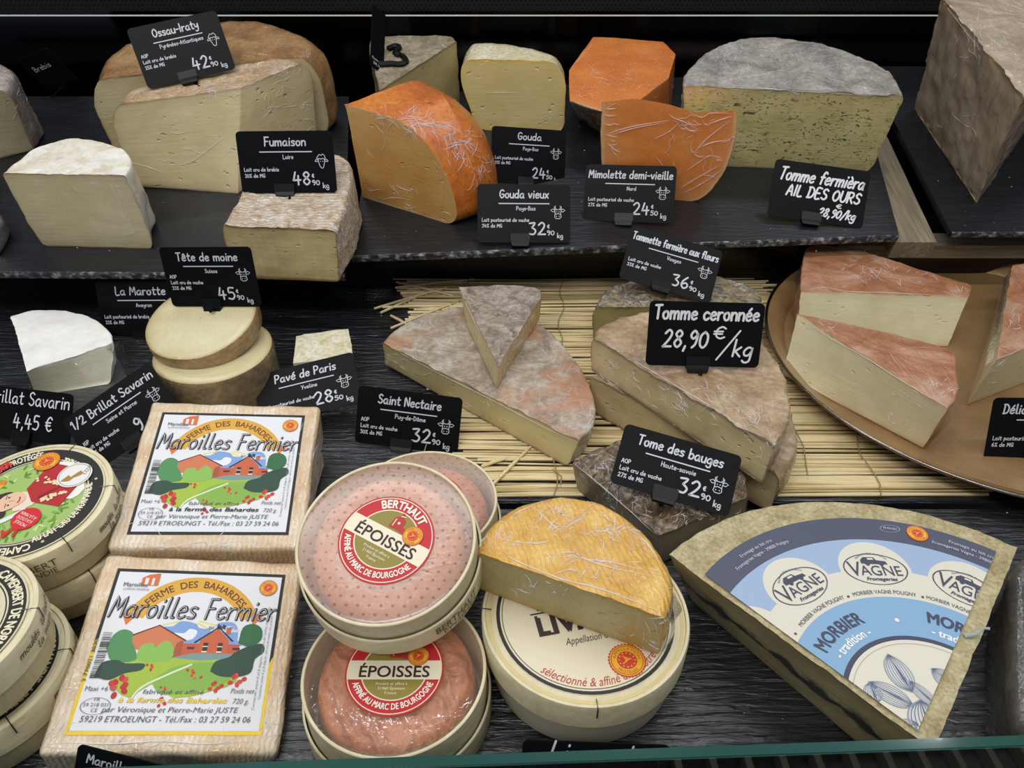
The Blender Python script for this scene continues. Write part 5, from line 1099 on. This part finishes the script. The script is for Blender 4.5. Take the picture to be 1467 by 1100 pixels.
    for pts, c_ in (([(-.94, -.04), (-.90, .18), (-.80, .28), (-.68, .22), (-.66, .06), (-.60, -.04), (-.56, -.18), (-.82, -.20)], '4f8f58'), ([(-.98, -.38), (-.94, -.22), (-.78, -.18), (-.66, -.22), (-.44, -.22), (-.46, -.30), (-.64, -.34), (-.80, -.42)], '2c4a3c'),
                   ([(.64, .08), (.66, .36), (.78, .44), (.90, .36), (.92, .16), (.80, .02)], '2f6a40'), ([(.36, -.30), (.40, -.18), (.56, -.12), (.62, -.06), (.80, .04), (.94, .08), (.98, -.04), (.88, -.14), (.86, -.30), (.72, -.36), (.5, -.36)], '2a4a3a')):
        P.L = 11; P.poly(q(pts), c_, 3)
    P.L = 12; rr = random.Random(5)
    for cx, cy, rr_, k in ((-.66, -.50, .15, 9), (-.36, -.26, .07, 4), (.14, -.32, .08, 4), (.24, -.38, .06, 3), (.46, -.50, .10, 6), (.70, -.42, .12, 6), (-.14, -.52, .06, 4), (-.12, -.68, .08, 5)):
        for i in range(k):
            a = 2*PI*i/k*1.6; kk = .35 + .6*((i*37 % 10)/10); P.disc((cx+rr_*kk*math.cos(a))*s, (cy+rr_*kk*.8*math.sin(a))*s, rr_*.27*s, rr.choice(('c8342c', 'd84a38', 'b82a2a')), ry=rr_*.22*s, n=10, rot=a)
    P.tf = lambda x, y: (x, y)
    P.L = 13; ttl = 'Maroilles Fermier'
    P.hand(ttl, .0, .365*s, .27*s, .034*s, '18181a', 'c', fit=1.92*s, shear=.14); P.L = 14; P.hand(ttl, -.006*s, .365*s, .27*s, .009*s, 'c8cbd2', 'c', fit=1.92*s, shear=.14)
    P.L = 13; P.text('au', .24*s, .235*s, .05*s, '555555', shear=.2); P.text('lait', .36*s, .235*s, .062*s, '18181a', shear=.2, bold=.006*s); P.text('cru', .50*s, .235*s, .05*s, '777777', shear=.2)
    gd = M_gold if gold else '2a2a2a'
    P.text('fabriqué et affiné', -.02*s, -.575*s, .052*s, '55585c', fit=.66*s, shear=.25); P.text('à la ferme des Bahardes', 0, -.675*s, .060*s, gd, fit=1.16*s, shear=.25, bold=.004*s)
    P.text('par Véronique et Pierre-Marie JUSTE', 0, -.785*s, .062*s, '5a5e66', fit=1.44*s, shear=.25); P.text('59219 ETROEUNGT - Tél./Fax : 03 27 59 24 06', -.02*s, -.895*s, .068*s, '5a5e66', fit=1.80*s, shear=.15)
    P.text('Maxi +6°C', -.80*s, -.55*s, .058*s, '6a6c70', fit=.32*s); P.ring(-.80*s, -.72*s, .150*s, .157*s, '6a6c70', n=40, k=.62)
    for i, st in enumerate(('FR', '59 218 031', 'CE')): P.text(st, -.80*s, (-.665-.06*i)*s, .042*s, '6a6c70')
    P.text('Poids net', .74*s, -.56*s, .06*s, '6a6c70', fit=.26*s, shear=.2); P.text('720 g.', .74*s, -.68*s, .06*s, '6a6c70', fit=.18*s, shear=.2)
    for i in range(26): w_ = rr.choice((.006, .010, .016)); P.rect(-.955*s, (.15-i*.022)*s, -.855*s, (.15-i*.022+w_)*s, '3a3a3c')
    P.text('3 770021 383001', -.985*s, -.15*s, .042*s, '3a3a3c', rot=PI/2, fit=.58*s)
    for k, (x, n_) in enumerate(((.90, 30), (.95, 26))): P.text('Conserver entre 4 et 8 degres - lait cru de vache, sel, presure', x*s, -.10*s, .028*s, '8a8c90', rot=PI/2, fit=(1.3 if k == 0 else 1.05)*s)
    P.poly(q([(-.70, .80), (-.70, .90), (-.62, .95), (-.50, .97), (-.50, .80)]), 'd9703c'); P.L = 14; P.rect(-.66*s, .80*s, -.62*s, .90*s, 'e4e6ea'); P.rect(-.58*s, .80*s, -.55*s, .90*s, 'e4e6ea')
    P.L = 15; P.text('Maroilles', -.76*s, .775*s, .055*s, '6a6c70', fit=.28*s, bold=.002*s); P.text('LE SITE DU FROMAGE', -.74*s, .725*s, .026*s, '6a6c70', fit=.30*s)
    seal(P, .84*s, .82*s, .115*s, 15)
    P.build('label', root, M=Matrix.Translation((0, 0, H+.0002)), step=.00005)
    return root
c, Rm, W, D, e = fit_rect([(150, 801), (431, 797), (402, 1090), (52, 1072)], 1.0, width=.134, tilt0=-.5, prior=0.5); print('MAR front', c, D, e, Rm @ Vector((0, 0, 1)))
mf_ = maroilles(c, Rm, W, True, 'front square washed-rind cheese with farm picture label and gold-glinting border', .052)
c, Rm, W, D, e = fit_rect([(207, 581), (468, 577), (428, 790), (157, 780)], 1.0, width=.134, tilt0=-.5, prior=0.5); print('MAR back', c, D, e, Rm @ Vector((0, 0, 1)))
mb2_ = maroilles(c, Rm, W, False, 'back square washed-rind cheese with farm picture label, propped up behind the other', .046)
fold_glints(mf_, [[(56, 1068), (100, 1064), (160, 1066), (230, 1062), (300, 1066), (398, 1058)]], [(72, 1040, 8, 20, 60, 16, 26), (95, 980, 8, 26, 70, 10, 26), (380, 1050, 10, 10, 60, 14, 22), (400, 980, 4, 40, 80, 10, 30), (220, 1066, 80, 3, 5, 16, 24)], .00036)
fold_glints(mb2_, [[(160, 784), (200, 778), (240, 784), (290, 776), (300, 782), (340, 776), (420, 780)]], [(290, 780, 70, 4, 5, 24, 22), (440, 680, 5, 50, 80, 12, 26), (175, 720, 6, 30, 70, 10, 22)], .00034)
mb_ = link('square_cheese_support', boxm(-.055, .055, -.05, .05, 0, .040, .004), R_mar, None, Matrix.Translation((c.x+.002, c.y+.02, .0))); tag(mb_, 'square cheese lying hidden beneath the propped-up one', 'cheese')
# --- price cards
M_card = NT('card_black'); t = M_card; t.set('Base Color', hexc('0e0f12')); t.set('Roughness', .42); t.set('Specular IOR Level', .12); t.set('Normal', t.bump(t.noise(700, 2), .0002, .3)); M_card = t.m
M_clip = plain('black_clip_plastic', '08080a', .35, 0, .25); INK = 'c9ced8'
def cow(P, x, y, s):
    w_ = s*.045
    P.line([(x-.22*s, y+.22*s), (x+.22*s, y+.22*s), (x+.20*s, y-.10*s), (x+.24*s, y-.32*s), (x+.12*s, y-.42*s), (x-.12*s, y-.42*s), (x-.24*s, y-.32*s), (x-.20*s, y-.10*s), (x-.22*s, y+.22*s)], w_, INK)
    P.line([(x-.20*s, y-.12*s), (x, y-.06*s), (x+.20*s, y-.12*s)], w_, INK)
    for k in (-1, 1):
        P.line([(x+k*.22*s, y+.18*s), (x+k*.36*s, y+.26*s), (x+k*.52*s, y+.18*s), (x+k*.38*s, y+.06*s), (x+k*.22*s, y+.08*s)], w_, INK)
        P.line([(x+k*.12*s, y+.24*s), (x+k*.20*s, y+.34*s), (x+k*.16*s, y+.50*s), (x+k*.26*s, y+.40*s), (x+k*.24*s, y+.24*s)], w_, INK)
        P.disc(x+k*.08*s, y+.06*s, s*.035, INK, n=8); P.disc(x+k*.10*s, y-.26*s, s*.035, INK, n=8)
def sheep(P, x, y, s):
    w_ = s*.045
    P.line([(x-.22*s, y+.14*s), (x-.20*s, y-.10*s), (x-.08*s, y-.42*s), (x+.06*s, y-.46*s), (x+.12*s, y-.36*s), (x+.20*s, y-.05*s), (x+.22*s, y+.14*s)], w_, INK, 3)
    P.line([(x-.24*s, y+.10*s), (x-.32*s, y+.22*s), (x-.22*s, y+.32*s), (x-.14*s, y+.44*s), (x, y+.38*s), (x+.10*s, y+.46*s), (x+.22*s, y+.36*s), (x+.26*s, y+.24*s), (x+.22*s, y+.12*s), (x+.08*s, y+.18*s), (x-.04*s, y+.12*s), (x-.14*s, y+.18*s), (x-.24*s, y+.10*s)], w_, INK, 3)
    for k in (-1, 1):
        P.line([(x+k*.22*s, y+.14*s), (x+k*.40*s, y+.08*s), (x+k*.44*s, y-.02*s), (x+k*.30*s, y-.02*s), (x+k*.22*s, y+.06*s)], w_, INK, 2); P.disc(x+k*.08*s, y-.02*s, s*.03, INK, n=8)
HR = .62
def card(corners, anchor, label, title=None, region='', lines=(), price=None, icon=cow, hand=None, tfit=.56, ratio=HR, wd=None, depthadd=-.004, tilt0=-.15, clip=True, name='price_card', off=0, cx=-.05):
    a_px, a_fr, a_w = anchor; foot = a_fr.at(a_px[0], a_px[1], a_w); D = -(foot-CAMP).dot(CZ) + depthadd
    c, R, W, D, e = fit_rect(corners, ratio, depth=D, tilt0=tilt0); Hc = W*ratio
    M = R.to_4x4(); M.translation = c; M = M @ Matrix.Translation((0, -Hc/2, 0))
    root = thing(name, M, label, 'price card')
    # rounded panel
    r = W*.045; pts = []
    for cx, cy, a0 in ((W/2-r, r, -90), (W/2-r, Hc-r, 0), (-W/2+r, Hc-r, 90), (-W/2+r, r, 180)):
        for k in range(6): a = math.radians(a0+18*k); pts.append((cx+r*math.cos(a), cy+r*math.sin(a)))
    n = len(pts); vs = [(x, y, 0) for x, y in pts] + [(x, y, -.0009) for x, y in pts]
    fs = [tuple(range(n)), tuple(range(n, 2*n))[::-1]] + [(i, i+n, (i+1) % n+n, (i+1) % n) for i in range(n)]
    link('panel', mesh('panel', vs, fs, sm=0), M_card, root)
    P = Print(); P.tf = lambda x, y: ((x-.5)*W, y*W)
    hr = ratio
    if title:
        P.hand(title, .5+off, hr-.145, .085, .0135, INK, 'c', fit=tfit, shear=.05)
        P.line([(.23, hr-.205), (.77, hr-.205)], .011, INK)
        P.hand(region, .52, hr-.275, .040, .0065, INK, 'c')
        for i, s_ in enumerate(lines): P.hand(s_, .05, hr-.335-.062*i - (.062 if len(lines) == 2 else 0), .036, .0065, INK, 'l')
        if price:
            P.hand(price[0], .555, .085, .135, .018, INK, 'l', fit=.17 if len(price[0]) > 1 else None); P.hand('€', .752, .155, .038, .008, INK, 'l'); P.hand(price[1], .748, .082, .050, .010, INK, 'l', fit=.075); P.hand('kg', .860, .050, .052, .009, INK, 'l')
        if icon: icon(P, .865, hr-.30, .15)
    if hand:
        for (st, x, y, cap, wt, fit, sh) in hand: P.hand(st, x, y, cap, wt, 'dfe2e8', 'l', fit=fit, shear=sh)
    P.build('lettering', root, M=Matrix.Translation((0, 0, .0002)))
    if clip:
        cw = W*.105
        me = mesh('clip', *clip_geo(cw, W*.095), sm=0); link('clip', me, M_clip, root, Matrix.Translation((W*cx, 0, 0)))
        bpy.context.view_layer.update()
        ft = root.matrix_world.inverted() @ foot
        link('stem', tube([(W*cx, W*.01, -.0028), (W*cx, -.002, -.003), ft*.6 + Vector((0, 0, -.001)), ft], .0016, 8), M_clip, root)
    return root
def clip_geo(w_, h):
    prof = [(h, .0008), (h, .0016), (.0015, .0030), (-.0016, .0040), (-.0040, .0046), (-.0052, .0030), (-.0044, -.0012), (-.0020, -.0032), (h*.6, -.0030), (h*.6, -.0012), (-.0004, -.0012), (-.0008, .0006)]
    vs = []; n = len(prof)
    for x, k in ((-w_, 1), (-w_*.96, 0), (w_*.96, 0), (w_, 1)):
        for y, z in prof: vs.append((x*(1 if y > -.001 else .84), y + (.0004 if k else 0), z))
    fs = []
    for s in range(3):
        for i in range(n): j = (i+1) % n; fs.append((s*n+i, s*n+j, (s+1)*n+j, (s+1)*n+i))
    fs.append(tuple(range(n))[::-1]); fs.append(tuple(3*n+i for i in range(n)))
    return vs, fs
card([(181, 42), (308, 14), (339, 99), (212, 127)], ((286, 124), T, .104), 'price card with a sheep drawing, tilted on the top left large cheese, reading Ossau-Iraty', 'Ossau-Iraty', 'Pyrénées-Atlantiques', ('AOP', 'Lait cru de brebis', '35% de MG'), ('42', '90'), sheep, ratio=.66, tfit=.50)
card([(337, 188), (475, 187), (484, 276), (347, 277)], ((415, 286), T, .066), 'price card with a sheep drawing above the ridged pinkish cheese, reading Fumaison', 'Fumaison', 'Loire', ('Lait cru de brebis', '30% de MG'), ('48', '90'), sheep, tfit=.42)
card([(706, 180), (811, 187), (809, 267), (702, 262)], ((757, 272), T, 0.0), 'upper cow price card in front of the pale yellow wheel piece, reading Gouda', 'Gouda', 'Pays-Bas', ('Lait pasteurisé de vache', '31% de MG'), ('24', '50'), tfit=.31, ratio=.70, depthadd=-.002)
card([(684, 263), (817, 265), (817, 347), (684, 348)], ((748, 353), T, 0), 'cow price card right of the waxed orange wedge, reading Gouda vieux', 'Gouda vieux', 'Pays-Bas', ('Lait pasteurisé de vache', '34% de MG'), ('32', '90'), tfit=.52)
card([(840, 235), (970, 238), (964, 320), (835, 316)], ((897, 323), T, 0), 'cow price card in front of the flat orange slice, reading Mimolette demi-vieille', 'Mimolette demi-vieille', 'Nord', ('Lait pasteurisé de vache', '27% de MG'), ('24', '50'), tfit=.92)
card([(1113, 227), (1247, 246), (1236, 327), (1098, 309)], ((1150, 322), T, 0), 'handwritten price card below the herb-flecked half wheel, reading Tomme fermière', hand=[('Tomme fermièra', .06, .40, .13, .020, .88, .25), ('AIL DES OURS', .16, .245, .11, .020, .76, .2), ('28,90/kg', .52, .07, .09, .017, .38, .3), ('€', .70, .172, .045, .009, .05, 0)], ratio=.60, cx=-.31)
card([(228, 355), (357, 353), (377, 440), (246, 438)], ((301, 446), G, .090), 'cow price card standing on the round pale slice, reading Tête de moine', 'Tête de moine', 'Suisse', ('AOP', 'Lait cru de vache', '33% de MG'), ('45', '90'), tfit=.66, ratio=.65)
card([(135, 402), (262, 403), (274, 484), (150, 486)], ((212, 489), G, .0), 'dim cow price card standing behind the tilted round slice, reading La Marotte', 'La Marotte', 'Aveyron', ('Lait pasteurisé de brebis', '33% de MG'), ('36', '90'), sheep, tfit=.56)
card([(906, 322), (1037, 361), (1016, 434), (887, 398)], ((952, 421), G, .062), 'slanted cow price card behind the tan half wheels, reading Tommette fermière aux fleurs', 'Tommette fermière aux fleurs', 'Vosges', ('Lait cru de vache', '33% de MG'), ('36', '90'), tfit=.94)
card([(930, 430), (1098, 435), (1085, 527), (926, 523)], ((1003, 538), G, .080), 'large handwritten price card on the stacked tan half wheels, reading Tomme ceronnée', hand=[('Tomme ceronnée', .05, .42, .12, .020, .90, .05), ('28,90', .14, .17, .16, .020, .38, .12), ('€', .58, .255, .11, .016, .09, .1), ('/', .62, .10, .22, .016, .17, .0), ('kg', .76, .10, .15, .018, .16, .15)], ratio=.575)
card([(-16, 549), (104, 566), (100, 638), (-24, 625)], ((40, 640), G, .0), 'dim handwritten price card at the far left below the white quarter, priced 4,45 euro', hand=[('Brillat Savarin', .04, .36, .13, .014, .92, .05), ('4,45 €', .34, .12, .15, .016, .44, .05)], ratio=.52)
card([(88, 603), (213, 518), (262, 590), (137, 676)], ((205, 640), G, .0), 'strongly slanted cow price card beside the white quarter, reading 1/2 Brillat Savarin', '1/2 Brillat Savarin', 'Seine et Marne', ('IGP', 'Lait cru de vache', '40% de MG'), ('9', '95'), tfit=.90, ratio=.60, depthadd=-.035)
card([(362, 538), (507, 504), (518, 575), (374, 612)], ((450, 596), G, .0), 'slanted cow price card before the small white block, reading Pavé de Paris', 'Pavé de Paris', 'Yveline', ('Lait pasteurisé de vache', '35% de MG'), ('28', '50'), tfit=.60, ratio=.56, depthadd=-.022)
card([(514, 551), (663, 571), (655, 652), (508, 634)], ((580, 645), G, .0), 'cow price card just behind the red-labelled boxes, reading Saint Nectaire', 'Saint Nectaire', 'Puy-de-Dôme', ('AOP', 'Lait cru de vache', '30% de MG'), ('32', '90'), tfit=.60, ratio=.56)
card([(893, 606), (1066, 655), (1042, 740), (876, 690)], ((946, 722), G, .041), 'slanted glossy cow price card on the dark ridged cheese, reading Tome des bauges', 'Tome des bauges', 'Haute-savoie', ('AOP', 'Lait cru de vache', '27% de MG'), ('32', '90'), tfit=.72, ratio=.53)
card([(1428, 571), (1590, 570), (1575, 665), (1404, 662)], ((1490, 672), G, .0046), 'price card on the round tray cut off by the right edge of the picture', 'Délices des champs', 'Ain', ('Lait pasteurisé de vache', '6% de MG'), ('29', '90'), tfit=.80)
card([(112, 1066), (270, 1106), (254, 1198), (98, 1158)], ((160, 1180), G, .0), 'price card before the front square cheese, mostly cut off by the bottom edge', 'Maroilles fermier', 'Nord', ('AOP', 'Lait cru de vache'), ('19', '90'), tfit=.80, depthadd=-.03)
card([(748, 1059), (962, 1068), (952, 1180), (744, 1172)], ((850, 1165), G, .0), 'handwritten price card at the bottom edge of the picture behind the glass edge', hand=[('Livarot', .18, .40, .16, .016, .56, .25)], ratio=.56, depthadd=-.02)
# edge-on card on the pale wedge, with its wavy foot
card([(531, 6), (556, 22), (546, 108), (534, 92)], ((541, 92), T, .088), 'black card seen almost edge-on standing on the pale wedge at the back', hand=[('Comté', .10, .44, .10, .02, .7, .05), ('38,90', .20, .2, .12, .02, .6, .05)], ratio=3.2, clip=False, tilt0=0)
st = [(532, 90), (545, 92), (560, 91), (574, 92), (582, 88), (576, 80), (566, 76), (572, 68), (566, 66), (556, 70)]
o = link('card_stand', tube([T.at(p.x, p.y, .0905) for p in sm_stroke(st, 4)], .0034, 8), M_clip); tag(o, 'wavy black card holder foot lying on the pale wedge at the back', 'card holder')
card([(22, 86), (66, 70), (112, 112), (70, 132)], ((75, 140), T, 0), 'very dim price card standing at the back between the two leftmost cheeses', hand=[('Brebis', .2, .4, .10, .010, .5, 0)], ratio=.72, tilt0=.1)
# repeats carry a shared group
for pre, grp in (('price_card', 'black price cards among the cheeses'), ('round_cheese_box', 'round red-labelled cheese boxes'), ('camembert_box', 'camembert boxes stacked at the left'), ('orange_rinded_wedge', 'orange-rinded wedges on the tray'),
                 ('slate_board', 'sloping slate boards of the upper row'), ('square_cheese', 'square cheeses with farm labels'), ('crowned_tomme_half', 'stacked tan half wheels')):
    for o in COL.objects:
        if o.parent is None and o.name.split('.')[0] == pre: o['group'] = grp
